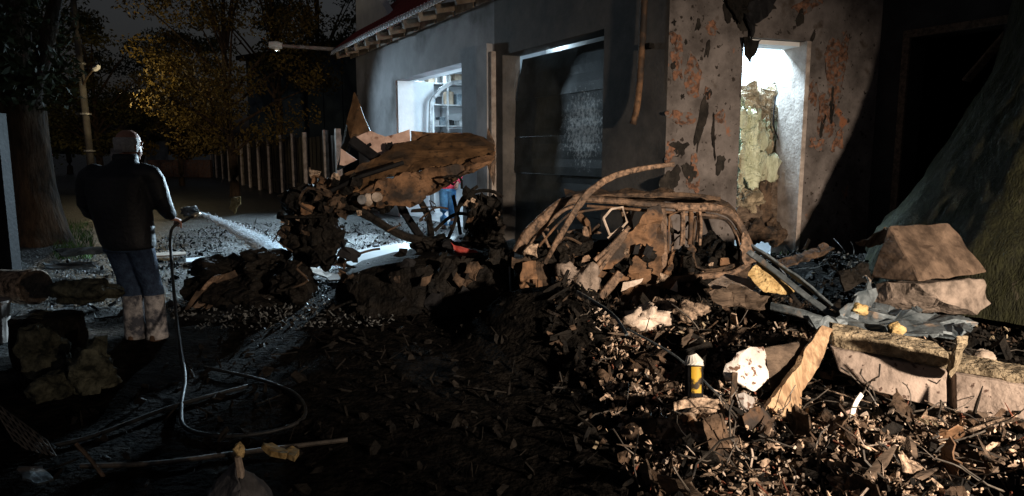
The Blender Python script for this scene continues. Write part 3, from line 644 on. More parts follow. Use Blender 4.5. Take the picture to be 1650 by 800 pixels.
# big navy shed behind the fence
nb_ = thing('navy_shed', 'large windowless navy clad shed behind the yard fence', 'shed', V((-9, 31, 0)))
c0 = R(405, 246, 33); c1 = R(640, 246, 27)
dn = V((c1.x - c0.x, c1.y - c0.y, 0)).normalized(); pn = V((-dn.y, dn.x, 0)); L_ = V((c1.x - c0.x, c1.y - c0.y, 0)).length
for k in range(16):
    b = MB(); q = V((c0.x, c0.y, 0)) + dn * (L_ * (k + .5) / 16) + pn * (.03 * (k % 2)); b.obox(q + Z * 2.9, dn, pn, Z, L_ / 16 - .012, .1, 5.8); obj('cladding_panel', b, 'navy', nb_)
b = MB(); q = V((c0.x, c0.y, 0)) + dn * L_ / 2 + pn * 3; b.obox(q + Z * 2.8, dn, pn, Z, L_ - .1, 5.8, 5.6); obj('wall', b, 'navy', nb_)
b = MB(); b.obox(q + Z * 5.95 - pn * .1, dn, pn, Z, L_ + .5, 6.6, .2); obj('roof', b, 'black', nb_)
# far house at the end of the street
fh = thing('far_house', 'small grey gable house at the far end of the street', 'house', R(226, 262, 48))
o_ = R(226, 246, 48); o_.z = 0
b = MB(); b.box(o_ + Z * 1.2, (2.4, 3, 2.4)); obj('wall', b, 'plaster', fh)
b = MB(); b.loft([[o_ + V((-1.4, y, 2.4)), o_ + V((1.4, y, 2.4)), o_ + V((0, y, 3.6))] for y in (-1.7, 1.7)]); obj('roof', b, 'oldwood', fh)
b = MB(); b.box(o_ + V((.3, -1.5, 1.3)), (.6, .05, .8)); wn = obj('window', b, 'oldwood', fh)
b = MB(); b.box(o_ + V((.3, -1.53, 1.3)), (.5, .02, .7)); obj('pane', b, 'black', wn)
lw = thing('low_wall', 'low brown brick wall across the end of the street', 'wall', R(290, 262, 44))
for k in range(5):
    q = R(250 + 20 * k, 262, 44); q.z = .55; b = MB(); b.box(q, (.78, .3, 1.1)); obj('wall_panel', b, 'brick', lw)
# utility pole with street lamp
pb = R(146, 246, 25); pb.z = 0; pt = R(120, 18, 25.3); pt2 = pb + (pt - pb) * 1.25
up = thing('utility_pole', 'tall grey utility pole with a small street lamp above the man', 'utility pole', pb)
b = MB(); b.tube([pb, pt2], [.14, .09], 10); obj('shaft', b, 'soot', up, smooth=True)
q0 = pb + (pt - pb) * .60; q1 = R(150, 113, 24.4); q2 = R(159, 108, 24.2)
b = MB(); b.tube([q0, q0 + (q1 - q0) * .5 + Z * .05, q1], .03, 6); la_ = obj('lamp_arm', b, 'oldwood', up)
b = MB(); b.tube([q1, q1 + (q2 - q1) * .4, q2], [.05, .10, .07], 8); lh = obj('lamp_head', b, 'plaster', la_)
for k, f in enumerate((.25, .45, .72)):
    q = pb + (pt - pb) * f; b = MB(); b.tube([q - Z * .03, q + Z * .03], .19, 10); obj('band', b, 'steel', up)
lamp('street_glow', 'POINT', q2 - Z * .45 + V((.9, -.7, -.3)), 140, (1.0, .78, .42), shadow_soft_size=.15)
for k in range(2):
    pts = [pt2 - Z * (.3 + .4 * k) + (V((-30, 22, 7.5)) - pt2) * f - Z * (1.2 * math.sin(math.pi * f)) for f in [i / 8 for i in range(9)]]
    b = MB(); b.tube(pts, .012, 4); obj('overhead_wire', b, 'black', label=['upper dark wire running from the utility pole', 'lower dark wire running from the utility pole'][k], cat='wire')
# ------------------------------------------------------------ trees
def leaves(mb, c, r, n, s):
    for _ in range(n):
        while True:
            d = V((U(-1, 1), U(-1, 1), U(-1, 1)))
            if .15 < d.length < 1: break
        p = V(c) + V((d.x * r[0], d.y * r[1], d.z * r[2]))
        a = V((U(-1, 1), U(-1, 1), U(-1, 1))).normalized(); b_ = a.cross(V((U(-1, 1), U(-1, 1), U(-1, 1)))).normalized()
        k = s * U(.6, 1.3)
        mb.add([p - a * k, p - b_ * k * .45 + a * k * .1, p + a * k, p + b_ * k * .45 + a * k * .1], [(0, 1, 2, 3)])
def tree(label, base, h, spread, zlo, leafmat, n, ls, tr=.18, seed=0, lean=(0, 0), nc=34, group='trees along the street'):
    random.seed(seed); base = V(base)
    t = thing('tree', label, 'tree', base, group)
    top = base + V((lean[0], lean[1], h * .8))
    mid = base.lerp(top, .5) + V((U(-.3, .3), U(-.3, .3), 0))
    b = MB(); pts = catmull([base - Z * .1, base + Z * h * .12, mid, top], 5); m_ = len(pts)
    b.tube(pts, [tr * (1.5 if i == 0 else 1) * (1 - .8 * i / m_) for i in range(m_)], 10); obj('trunk', b, 'bark', t, smooth=True)
    cl = []
    for k in range(nc):
        a = U(0, 6.283); q = U(0, 1) ** .5; zz = U(zlo, h)
        sh_ = math.sin(math.pi * min(1, max(.12, (zz - zlo * .6) / (h * 1.06 - zlo * .6)))) ** .6
        cl.append(base + V((math.cos(a) * spread * q * sh_ + lean[0] * zz / h, math.sin(a) * spread * q * sh_, zz)))
    br = MB()
    for c in cl[::3]:
        o_ = base.lerp(top, min(1, max(.2, c.z / h * .75))); br.tube([o_, o_.lerp(c, .5) + V((0, 0, .15)), c], [tr * .3, tr * .2, .015], 6)
    obj('limb', br, 'bark', t)
    mb = MB()
    for c in cl: leaves(mb, c, (U(.5, 1.1) * spread * .34, U(.5, 1.1) * spread * .34, U(.3, .7) * spread * .3), n // nc, ls)
    obj('crown', mb, leafmat, t)
def gp(u, D): q = R(u, 246, D); return (q.x, q.y, 0)
tree('tall autumn tree with yellow leaves in front of the navy shed', gp(375, 25), 9.5, 3.6, 1.6, 'leaf_autumn', 15000, .075, .2, 3, nc=60)
tree('brown-leaved tree overhanging the pale fence posts', gp(450, 29), 10.5, 3.0, 4.8, 'leaf_olive', 7000, .09, .2, 5, nc=50)
tree('dark green tree behind the garage gable', gp(520, 34), 12, 3.3, 6, 'leaf_dark', 6000, .11, .22, 8, nc=44)
tree('low orange-leaved tree at the end of the low brick wall', gp(290, 33), 7, 2.6, 1.2, 'leaf_autumn', 5000, .10, .16, 11)
tree('olive tree crown right behind the utility pole', gp(160, 31), 7.4, 2.8, 1.8, 'leaf_olive', 7500, .09, .2, 13, nc=50)
tree('dim bushy tree left of the utility pole', gp(70, 31), 9.5, 3.2, 1.5, 'leaf_dark', 7000, .09, .2, 17, nc=50)
tree('darkest tall tree at the corner of the street', gp(-20, 26), 11, 3.4, 1.2, 'leaf_dark', 7000, .08, .2, 19, nc=50)
tree('far thin tree under the patch of grey sky', gp(225, 45), 5.6, 2.6, 1.8, 'leaf_dark', 4500, .11, .18, 23)
tree('far dark tree beyond the far house', gp(300, 55), 11, 4.5, 1.8, 'leaf_dark', 5500, .14, .22, 29)
tree('far dark tree behind the utility pole', gp(110, 50), 11, 5, 1.5, 'leaf_dark', 5500, .14, .22, 31)
# big leaning trunk near the left edge
tb = G(66, 392); bt = thing('old_tree', 'thick bare brown trunk beside the man at the left', 'tree', tb)
b = MB(); pts = catmull([tb - Z * .1 + V((.05, 0, 0)), tb + Z * .4, R(52, 270, tb.y), R(30, 150, tb.y), R(0, -60, tb.y)], 6)
b.tube(pts, [.52 - .2 * min(1, i / 10) for i in range(len(pts))], 18)
for v in b.v: v += noise.noise_vector(V((v.x * 4, v.y * 4, v.z * 1.2))) * .06
obj('trunk', b, 'bark', bt, smooth=True)
b = MB(); b.tube([R(35, 170, tb.y), R(70, 90, tb.y - .3), R(95, -20, tb.y - .6)], [.2, .14, .08], 10); obj('limb', b, 'bark', bt, smooth=True)
mb = MB(); random.seed(41)
for k in range(40): leaves(mb, R(U(-60, 70), U(-60, 150), tb.y + U(-1.5, 2.5)), (.7, .7, .4), 130, .075)
obj('crown', mb, 'leaf_dark', bt)
random.seed(99)
# slab edge at the left frame edge
b = MB(); q = R(-14, 246, 9.0); b.box(V((q.x, q.y, 1.05)), (.34, .2, 2.1), (0, 0, .1)); obj('concrete_post', b, 'black', label='grey concrete post cut by the left edge behind the trunk', cat='post')
# ------------------------------------------------------------ people
def ring(c, rx, ry, n=16, rot=0, tilt=(0, 0)):
    c = V(c); out = []
    for k in range(n):
        a = 2 * math.pi * k / n; x, y = math.cos(a) * rx, math.sin(a) * ry
        X = x * math.cos(rot) - y * math.sin(rot); Y = x * math.sin(rot) + y * math.cos(rot)
        out.append(c + V((X, Y, X * tilt[0] + Y * tilt[1])))
    return out
def remesh(o, vox, it=6, f=.5):
    m_ = o.modifiers.new('fuse', 'REMESH'); m_.mode = 'VOXEL'; m_.voxel_size = vox; m_.use_smooth_shade = True
    s_ = o.modifiers.new('soften', 'SMOOTH'); s_.iterations = it; s_.factor = f
def hand(mb, wrist, dirv, palm_n, side, curl=1.0):
    """palm, four curled fingers and a thumb"""
    d = V(dirv).normalized(); n_ = V(palm_n); n_ = (n_ - d * n_.dot(d)).normalized(); s_ = d.cross(n_) * side
    w_ = V(wrist); L_ = .095
    mb.loft([[w_ + d * x + s_ * a * hw + n_ * b_ * ht for a, b_ in ((-1, -.6), (-.6, -1), (.6, -1), (1, -.6), (1, .6), (.6, 1), (-.6, 1), (-1, .6))] for x, hw, ht in ((-.02, .028, .022), (.03, .036, .018), (.07, .043, .016), (L_, .041, .014))])
    for k in range(4):
        o_ = w_ + d * (L_ - .008) + s_ * (-.032 + .021 * k); ln = (.068, .078, .072, .055)[k]; p = [o_ - d * .02, o_]; ang = 0
        for j in range(3):
            ang += curl * (.55, .75, .6)[j]; p.append(p[-1] + (d * math.cos(ang) + n_ * math.sin(ang)) * ln * (.45, .32, .25)[j])
        mb.tube(p, [.010, .0105, .0095, .0085, .007], 8)
    o_ = w_ + d * .03 - s_ * .034; p = [o_ + s_ * .015, o_, o_ + (d * .6 - s_ * .55 + n_ * .4) * .045, o_ + (d * .8 - s_ * .35 + n_ * .9) * .07]
    mb.tube(p, [.013, .013, .011, .008], 8)
def head(mb, c, face, s=1.0):
    """skull, jaw, nose, ears, brow and lips; face is the facing direction"""
    f = V((face[0], face[1], 0)).normalized(); l = V((-f.y, f.x, 0)); c = V(c)
    def P(a, b_, z): return c + (f * a + l * b_ + Z * z) * s
    def E(a, b_, z, ra, rb, rz, n=14):
        rings = []
        for i in range(1, 10):
            th = math.pi * i / 10; rings.append([P(a + math.sin(th) * math.cos(x) * ra, b_ + math.sin(th) * math.sin(x) * rb, z - math.cos(th) * rz) for x in [2 * math.pi * k / n for k in range(n)]])
        mb.loft(rings)
    E(-.012, 0, .03, .098, .077, .092); E(.025, 0, -.045, .068, .058, .072); E(.085, 0, -.012, .017, .013, .026)
    E(.100, 0, -.022, .014, .015, .011); E(.077, 0, -.058, .016, .024, .006); E(.076, 0, -.068, .014, .022, .006); E(.062, 0, -.1, .022, .022, .018)
    for k in (-1, 1): E(-.008, .078 * k, -.008, .018, .010, .032); E(.078, .032 * k, .008, .012, .013, .009); E(.082, .03 * k, .026, .012, .022, .006)
def limb(mb, pts, rs, n=14): mb.tube(catmull(pts, 4), [rs[min(len(rs) - 1, i // 4)] + (rs[min(len(rs) - 1, i // 4 + 1)] - rs[min(len(rs) - 1, i // 4)]) * (i % 4) / 4 for i in range((len(pts) - 1) * 4 + 1)], n)
# the man with the hose (seen from behind)
mD = 5.65; fx = -3.10; tx = -3.24
man = thing('person', 'bald stocky person in a dark jacket seen from behind, hosing the wreck', 'person', (fx, mD, 0))
body = MB(); head(body, (-3.185, mD + .10, 1.655), (.45, .9), 1.06)
body.tube([(-3.21, mD + .04, 1.42), (-3.195, mD + .08, 1.58)], [.075, .062], 14)
body.loft([ring((tx, mD, z), rx, ry) for z, rx, ry in ((.88, .17, .12), (1.1, .19, .14), (1.3, .20, .13), (1.45, .12, .08))])
RS = V((-3.02, mD + .02, 1.42)); RE = V((-2.945, mD + .10, 1.18)); RW = R(277, 352, mD + .33)
LS = V((-3.46, mD + .02, 1.40)); LE = V((-3.55, mD + .10, 1.12)); LW = V((-3.35, mD + .34, 1.04))
limb(body, [RS, RE, RW], [.05, .042, .028]); limb(body, [LS, LE, LW], [.05, .042, .028])
hand(body, RW, (RW - RE) + V((.06, .16, .05)), (-.2, .3, -1), 1, 1.0); hand(body, LW, (LW - LE) + V((.1, .1, 0)), (0, .2, -1), -1, 1.0)
HL, HR = V((-3.31, mD, .90)), V((-3.13, mD, .90)); KL, KR = V((-3.24, mD + .03, .49)), V((-3.06, mD + .03, .49)); AL_, AR = V((-3.19, mD - .02, .08)), V((-3.02, mD, .08))
limb(body, [HL, KL, AL_], [.075, .055, .04]); limb(body, [HR, KR, AR], [.075, .055, .04])
bo = obj('body', body, 'skin', man); remesh(bo, .0065, 5)
jk = MB()
jk.loft([ring((cx, mD + oy, z), rx, ry, 20, 0, (.0, 0)) for z, cx, oy, rx, ry in ((.80, -3.19, 0, .205, .155), (.86, -3.20, 0, .220, .17), (1.0, -3.22, 0, .232, .18), (1.15, -3.24, -.01, .245, .185), (1.3, -3.245, -.01, .258, .175), (1.40, -3.24, 0, .262, .165), (1.46, -3.23, .02, .20, .135), (1.51, -3.21, .04, .12, .10), (1.565, -3.20, .06, .085, .085))])
limb(jk, [V((-3.12, mD, 1.38)), RS + V((.02, 0, -.01)), RE, RW - (RW - RE).normalized() * .05], [.10, .10, .078, .055])
limb(jk, [V((-3.36, mD, 1.36)), LS + V((-.02, 0, -.01)), LE, LW - (LW - LE).normalized() * .05], [.10, .105, .085, .055])
for v in jk.v: v += noise.noise_vector(v * 6) * .012
jo = obj('jacket', jk, 'jacket', man); remesh(jo, .014, 4)
col_ = MB(); col_.loft([ring((-3.205, mD + .055, z), r_, r_, 16) for z, r_ in ((1.50, .10), (1.56, .098), (1.585, .088))]); co = obj('collar', col_, 'jacket', man, smooth=True)
tr = MB(); tr.loft([ring((-3.22, mD, z), rx, ry) for z, rx, ry in ((.78, .19, .135), (.92, .20, .145), (.99, .19, .135))])
limb(tr, [HL + Z * .02, KL + V((0, .0, .02)), AL_ + Z * .28], [.115, .09, .075]); limb(tr, [HR + Z * .02, KR + Z * .02, AR + Z * .28], [.115, .09, .075])
for v in tr.v: v += noise.noise_vector(v * 7) * .012
to = obj('trousers', tr, 'jeans', man); remesh(to, .012, 3)
lg = MB(); limb(lg, [AL_ + Z * .33, AL_ + Z * .15, AL_ - Z * .045], [.080, .082, .088]); ls_ = obj('trouser_leg', lg, 'litjeans', man, smooth=True, label='lower left trouser leg painted pale as if lit')
lg = MB(); limb(lg, [AR + Z * .33, AR + Z * .15, AR - Z * .045], [.080, .082, .088]); obj('trouser_leg', lg, 'litjeans', man, smooth=True, label='lower right trouser leg painted pale as if lit')
for a_ in (AL_, AR):
    s_ = MB(); s_.loft([ring(V((a_.x, a_.y, 0)) + V((0, oy, z)), rx, ry, 16) for z, oy, rx, ry in ((.0, .04, .05, .135), (.03, .04, .053, .14), (.07, .02, .05, .11), (.11, -.01, .045, .06))]); obj('shoe', s_, 'shoe', man, smooth=True)
hr = MB(); hc = V((-3.185, mD + .10, 1.665)); f_ = V((.45, .9, 0)).normalized(); l_ = V((-f_.y, f_.x, 0))
hr.loft([[hc + (f_ * (math.cos(a) * rr - .018) + l_ * math.sin(a) * rr * .82) * 1.06 + Z * z for a in [math.pi * .36 + math.pi * 1.28 * k / 15 for k in range(16)]] + [hc + (f_ * (math.cos(a) * (rr - .02) - .018) + l_ * math.sin(a) * (rr - .02) * .82) * 1.06 + Z * z for a in [math.pi * .36 + math.pi * 1.28 * (15 - k) / 15 for k in range(16)]] for z, rr in ((-.065, .088), (-.03, .101), (.01, .106), (.04, .104), (.055, .098))])
obj('hair', hr, 'hair', man, smooth=True)
# hose: from hand down to the ground and in loops; nozzle and jet
def hw(u, v): q = G(u, v, .03); q.z = ghz(q.x, q.y) + .02; return q
hs_ = thing('garden_hose', 'dark wet hose hanging from the hand and looping over the ground', 'hose', RW)
hq = RW + V((.075, .10, -.025)); nz = R(322, 344, 6.25)
hp_ = [nz + (hq - nz) * .5, hq, R(276, 372, mD + .34), R(277, 430, mD + .18), R(283, 500, mD - .2), R(291, 560, 4.95), R(298, 610, 4.5), hw(292, 655), hw(300, 690), hw(360, 700), hw(440, 690), hw(490, 672), hw(478, 640), hw(420, 612), hw(330, 590)]
b = MB(); b.tube(catmull(hp_, 8), .0125, 8); ht_ = obj('tube', b, 'rubber', hs_, smooth=True)
b = MB(); b.tube([nz + (hq - nz) * .5, nz + (hq - nz) * .3, nz + (hq - nz) * .1, nz], [.02, .026, .02, .014], 10); obj('nozzle', b, 'brass', ht_, smooth=True)
b = MB(); b.tube(catmull([hw(70, 720), hw(150, 700), hw(280, 655), hw(400, 625)], 8), .014, 6); obj('rope', b, 'rubber', label='pale thin hose lying straight across the black ground', cat='hose')
b = MB(); b.tube(catmull([hw(130, 752), hw(250, 745), hw(380, 728), hw(560, 708)], 8), .013, 6); obj('cable', b, 'wire', label='thin cable on the ground behind the foam-topped stake', cat='cable')
je = G(462, 425, .12)
dj = je - nz
jt = thing('water_jet', 'white jet of water from the hose nozzle to the charred heap', 'water jet', nz)
core = [nz + dj * f - Z * (.22 * f * f - .22 * f) for f in [k / 14 for k in range(15)]]
b = MB(); b.tube(core, [.010 + .034 * (k / 14) ** 1.2 for k in range(15)], 10); jc = obj('core', b, 'water', jt, smooth=True)
b = MB(); random.seed(5)
for _ in range(9000):
    f = rnd() ** .6; p_ = nz + dj * f - Z * (.22 * f * f - .22 * f); sp = .010 + .085 * f ** 1.5
    p_ = p_ + V((random.gauss(0, sp), random.gauss(0, sp), random.gauss(0, sp))); s_ = U(.003, .009)
    dd = dj.normalized() * s_ * 3; a = V((s_, 0, 0)); c_ = V((0, 0, s_)); b.add([p_ - dd, p_ + a, p_ + c_, p_ - a * .7 - c_ * .7, p_ + dd], [(0, 1, 2), (0, 2, 3), (0, 3, 1), (4, 2, 1), (4, 3, 2), (4, 1, 3)])
o_ = obj('spray', b, 'water', jt); o_['kind'] = 'stuff'
b = MB(); b.tube(core, [.02 + .15 * (k / 14) ** 1.3 for k in range(15)], 16); o_ = obj('mist', b, 'mist', jt, smooth=True); o_['kind'] = 'stuff'
# person in the bright bay: blue jeans, red jacket
pD = G(722, 368); pp = thing('person', 'person in blue jeans and a red jacket standing at the bright bay', 'person', pD)
body = MB(); x0, y0 = pD.x, pD.y
head(body, (x0, y0, 1.63), (-.6, -.8)); body.tube([(x0, y0, 1.38), (x0, y0, 1.55)], .06, 12)
body.loft([ring((x0, y0, z), rx, ry) for z, rx, ry in ((.88, .15, .10), (1.1, .16, .11), (1.3, .17, .11), (1.43, .10, .07))])
for k in (-1, 1):
    S_ = V((x0 + .19 * k, y0, 1.38)); E_ = V((x0 + .26 * k, y0 - .03, 1.12)); W_ = V((x0 + .22 * k, y0 - .2, .95))
    limb(body, [S_, E_, W_], [.05, .04, .028]); hand(body, W_, W_ - E_, (0, -.3, -1), k, .8)
    limb(body, [V((x0 + .085 * k, y0, .9)), V((x0 + .09 * k, y0, .48)), V((x0 + .09 * k, y0, .07))], [.075, .05, .04])
bo = obj('body', body, 'skin', pp); remesh(bo, .008, 4)
jk = MB(); jk.loft([ring((x0, y0, z), rx, ry) for z, rx, ry in ((.84, .20, .14), (1.05, .20, .15), (1.3, .22, .14), (1.42, .16, .11), (1.47, .09, .09))])
for k in (-1, 1): limb(jk, [V((x0 + .1 * k, y0, 1.36)), V((x0 + .2 * k, y0, 1.37)), V((x0 + .265 * k, y0 - .03, 1.12)), V((x0 + .23 * k, y0 - .17, .98))], [.085, .085, .07, .05])
o_ = obj('jacket', jk, 'redcloth', pp); remesh(o_, .015, 3)
tr = MB(); tr.loft([ring((x0, y0, z), .175, .125) for z in (.78, .95)])
for k in (-1, 1): limb(tr, [V((x0 + .085 * k, y0, .88)), V((x0 + .09 * k, y0, .48)), V((x0 + .09 * k, y0, .05))], [.105, .082, .078])
o_ = obj('trousers', tr, 'jeans2', pp); remesh(o_, .014, 3)
for k in (-1, 1):
    s_ = MB(); s_.loft([ring((x0 + .09 * k, y0 - .04 + oy, z), rx, ry, 14) for z, oy, rx, ry in ((.0, 0, .05, .13), (.04, 0, .052, .13), (.09, .04, .045, .07))]); obj('shoe', s_, 'shoe', pp, smooth=True)
hr = MB(); hr.ell((x0 + .01, y0 + .015, 1.68), (.09, .105, .085), 14, 10, .1); obj('hair', hr, 'black', pp, smooth=True)
# ------------------------------------------------------------ first wreck: crumpled front with bonnet thrown up
W1 = thing('burnt_car', 'burnt car hulk with its rusty bonnet thrown up in front of the bright bay', 'car', G(640, 470))
Pp = lambda l, D: [R(u, v, D if not isinstance(D, (list, tuple)) else D[i]) for i, (u, v) in enumerate(l)]
crumple('bonnet', Pp([(520, 300), (590, 262), (640, 237), (700, 218), (760, 214), (795, 233), (797, 250), (745, 268), (680, 275), (610, 292), (560, 318)], [7.5, 7.8, 8.0, 8.3, 8.4, 8.3, 7.9, 7.7, 7.6, 7.5, 7.4]), 'bonnet', W1, th=.02, cuts=4, amp=.035, sc=3, seed=2, rag=.015, label='scorched rust-brown bonnet sheet')
crumple('bonnet_edge', Pp([(560, 318), (612, 290), (680, 273), (745, 266), (797, 248), (792, 262), (740, 285), (710, 300), (688, 318), (676, 330), (650, 305), (610, 312), (575, 335)], [7.35, 7.4, 7.5, 7.6, 7.8, 7.6, 7.5, 7.5, 7.6, 7.6, 7.5, 7.4, 7.4]), 'rust', W1, th=.02, cuts=4, amp=.03, sc=6, seed=3, rag=.03)
crumple('wing_spike', Pp([(573, 150), (580, 168), (597, 212), (566, 224), (560, 200)], [8.4, 8.3, 8.2, 8.2, 8.3]), 'bonnet', W1, th=.02, cuts=3, amp=.012, seed=4)
crumple('wing_spike', Pp([(572, 152), (566, 222), (552, 268), (543, 275), (553, 215)], [8.4, 8.25, 8.2, 8.4, 8.6]), 'black', W1, th=.03, cuts=3, amp=.015, seed=5)
crumple('inner_panel', Pp([(566, 224), (598, 212), (622, 221), (660, 210), (661, 236), (618, 254), (604, 252)], [8.15, 8.2, 8.2, 8.25, 8.2, 8.1, 8.1]), 'pinkmetal', W1, th=.015, cuts=3, amp=.012, seed=6, label='pinkish scorched inner panel with two holes')
crumple('inner_panel', Pp([(662, 211), (692, 214), (742, 214), (690, 228), (662, 240)], [8.2, 8.4, 8.6, 8.4, 8.2]), 'rust', W1, th=.015, cuts=2, amp=.01, seed=7)
crumple('inner_panel', Pp([(550, 240), (575, 258), (556, 268), (548, 266)], 8.15), 'pinkmetal', W1, th=.015, cuts=2, amp=.01, seed=8)
for (u, v, a) in ((594, 235, 3), (627, 236, 6)):
    flake('panel_hole', R(u, v, 8.02), V((1, 0, 0)), V((.4, 0, .9)).normalized(), a / F * 8, a / F * 8 * 1.2, 'black', W1, u, th=.004, jag=.2)
b = MB(); b.bar(Pp([(566, 226), (606, 255), (640, 272)], 8.0), .12, .1); obj('cross_member', b, 'black', W1)
b = MB(); b.bar(Pp([(525, 312), (580, 285), (650, 262)], [7.3, 7.35, 7.5]), .05, .05); obj('hinge_arm', b, 'black', W1)
for k, (pts, wd, m) in enumerate([
    ([(548, 322), (600, 352), (650, 380), (700, 392)], .09, 'char'), ([(590, 345), (640, 378), (690, 395)], .05, 'char'),
    ([(636, 308), (650, 340), (680, 385)], .085, 'black'), ([(672, 315), (690, 350), (695, 385)], .07, 'char'),
    ([(566, 330), (540, 352), (526, 410)], .07, 'char'), ([(530, 300), (505, 330), (480, 385)], .10, 'char'), ([(470, 345), (500, 350), (530, 340)], .07, 'charb')]):
    b = MB(); b.tube(catmull(Pp(pts, [7.4 + .1 * i + .08 * k for i in range(len(pts))]), 5), [wd * .55 * (1 + .25 * noise.noise(V((i * .9, k, 0)))) for i in range((len(pts) - 1) * 5 + 1)], 7); obj('strut', b, m, W1)
for k, (u, v, rx, rz, m) in enumerate([(505, 345, .26, .30, 'char'), (530, 320, .20, .18, 'char'), (480, 380, .17, .24, 'char'), (520, 385, .20, .24, 'char'), (505, 410, .15, .13, 'char'), (560, 320, .16, .14, 'charb'), (592, 318, .09, .09, 'charb'), (620, 325, .11, .10, 'char'), (783, 352, .17, .24, 'char'), (772, 335, .10, .14, 'char'), (700, 398, .2, .10, 'char'), (780, 392, .24, .16, 'char'), (735, 405, .3, .10, 'black')]):
    lump('engine_lump', R(u, v, 7.6 + .05 * (k % 4)), (rx, .22, rz), m, W1, .9, 5, k * 1.9, 22, 16)
for k in range(70):      # jagged torn scraps on the engine mass
    u, v = random.choice([(500, 340), (480, 375), (525, 330), (545, 310), (515, 300), (775, 335), (790, 350), (600, 320)]); u += U(-30, 30); v += U(-25, 25)
    a = U(4, 10); pts = [(u + U(-a, 0), v - a), (u + a, v + U(-a, 0)), (u + U(0, a), v + a), (u - a, v + U(0, a))]
    crumple('torn_scrap', Pp(pts, 7.25 + U(0, .3)), random.choice(['charb', 'char', 'rust', 'char', 'brown']), W1, th=.015, cuts=2, amp=.03, sc=8, seed=k, rag=.02)
b = MB(); b.ell(R(593, 322, 7.2), (.06, .05, .07), 12, 8, .1); obj('bearing_housing', b, 'pale', W1, smooth=True)
for k, (u, v) in enumerate([(583, 322), (606, 318)]):
    b = MB(); cc = R(u, v, 7.15); b.tube([cc, cc + V((.01, .06, 0))], .05, 14); obj('bearing_ring', b, 'pale' if k else 'steel', W1)
for k, pts in enumerate([[(735, 340), (760, 312), (790, 308), (810, 318)], [(750, 370), (765, 330), (795, 325)], [(720, 390), (735, 350), (730, 315)], [(770, 300), (745, 320), (738, 345), (742, 378)], [(700, 372), (735, 345), (775, 352)]]):
    b = MB(); b.tube(catmull(Pp(pts, 7.5 + .1 * k), 5), .022, 6); obj('brake_line', b, 'char', W1)
crumple('headlight_shard', Pp([(725, 392), (750, 398), (772, 408), (760, 415), (730, 402)], 7.1), 'redpart', W1, th=.03, cuts=2, amp=.03, seed=3, label='melted red lamp shard')
crumple('pale_trim', Pp([(786, 205), (797, 228), (800, 262), (796, 300), (789, 285), (792, 240)], 8.3), 'rust2', W1, th=.02, cuts=2, amp=.015, seed=6)
# black body side, low and long
prof1 = [(545, 446), (600, 432), (660, 420), (720, 412), (790, 408), (826, 404)]
top = [R(u, v, 7.0) for u, v in prof1]
N = len(top); mb = MB()
rings_ = []
for i, q in enumerate(top):
    y = q.y; zt = q.z; x = q.x
    rings_.append([V((x, y + 1.3, .0)), V((x, y + 1.3, zt - .05)), V((x, y + .9, zt)), V((x, y + .05, zt)), V((x, y - .04, zt - .05)), V((x, y - .12 - .06 * math.sin(i), zt * .55)), V((x, y - .10, .1)), V((x, y - .02, 0))])
mb.loft(rings_); [v.__iadd__(noise.noise_vector(v * 4) * .05) for v in mb.v]
bmh = obj('body', mb, 'char', W1)
crumple('wing', Pp([(700, 424), (822, 412), (824, 520), (790, 545), (720, 560), (690, 500)], [6.7, 6.75, 6.6, 6.4, 6.3, 6.5]), 'char', W1, th=.02, cuts=4, amp=.09, sc=4, seed=9, rag=.02)
crumple('wing', Pp([(560, 452), (695, 426), (690, 500), (700, 540), (640, 540), (580, 500)], [6.75, 6.7, 6.5, 6.3, 6.3, 6.5]), 'char', W1, th=.02, cuts=4, amp=.09, sc=4, seed=10, rag=.02)
for k in range(40):
    u, v = U(540, 822), U(405, 520); a = U(6, 18); pts = [(u + U(-a, 0), v - a), (u + a, v + U(-a, 0)), (u + U(0, a), v + a), (u - a, v + U(0, a))]
    crumple('torn_scrap', Pp(pts, 6.45 + U(0, .35)), random.choice(['char', 'char', 'black', 'charb']), W1, th=.012, cuts=2, amp=.05, sc=8, seed=k + 200, rag=.03)
for k in range(26):
    u, v = U(460, 820), U(300, 470) if k % 2 else U(400, 500); o = U(6.6, 7.6); pts = [(u, v)]
    for _ in range(3): u += U(-34, 34); v += U(-24, 24); pts.append((u, v))
    b = MB(); b.tube(catmull(Pp(pts, o), 3), U(.006, .018), 5); obj('burnt_wiring', b, random.choice(['charb', 'char', 'char']), W1)
b = MB(); b.bar(Pp([(821, 430), (824, 500), (829, 560)], [6.55, 6.5, 6.4]), .022, .03); obj('trim_strip', b, 'bluemetal', W1)
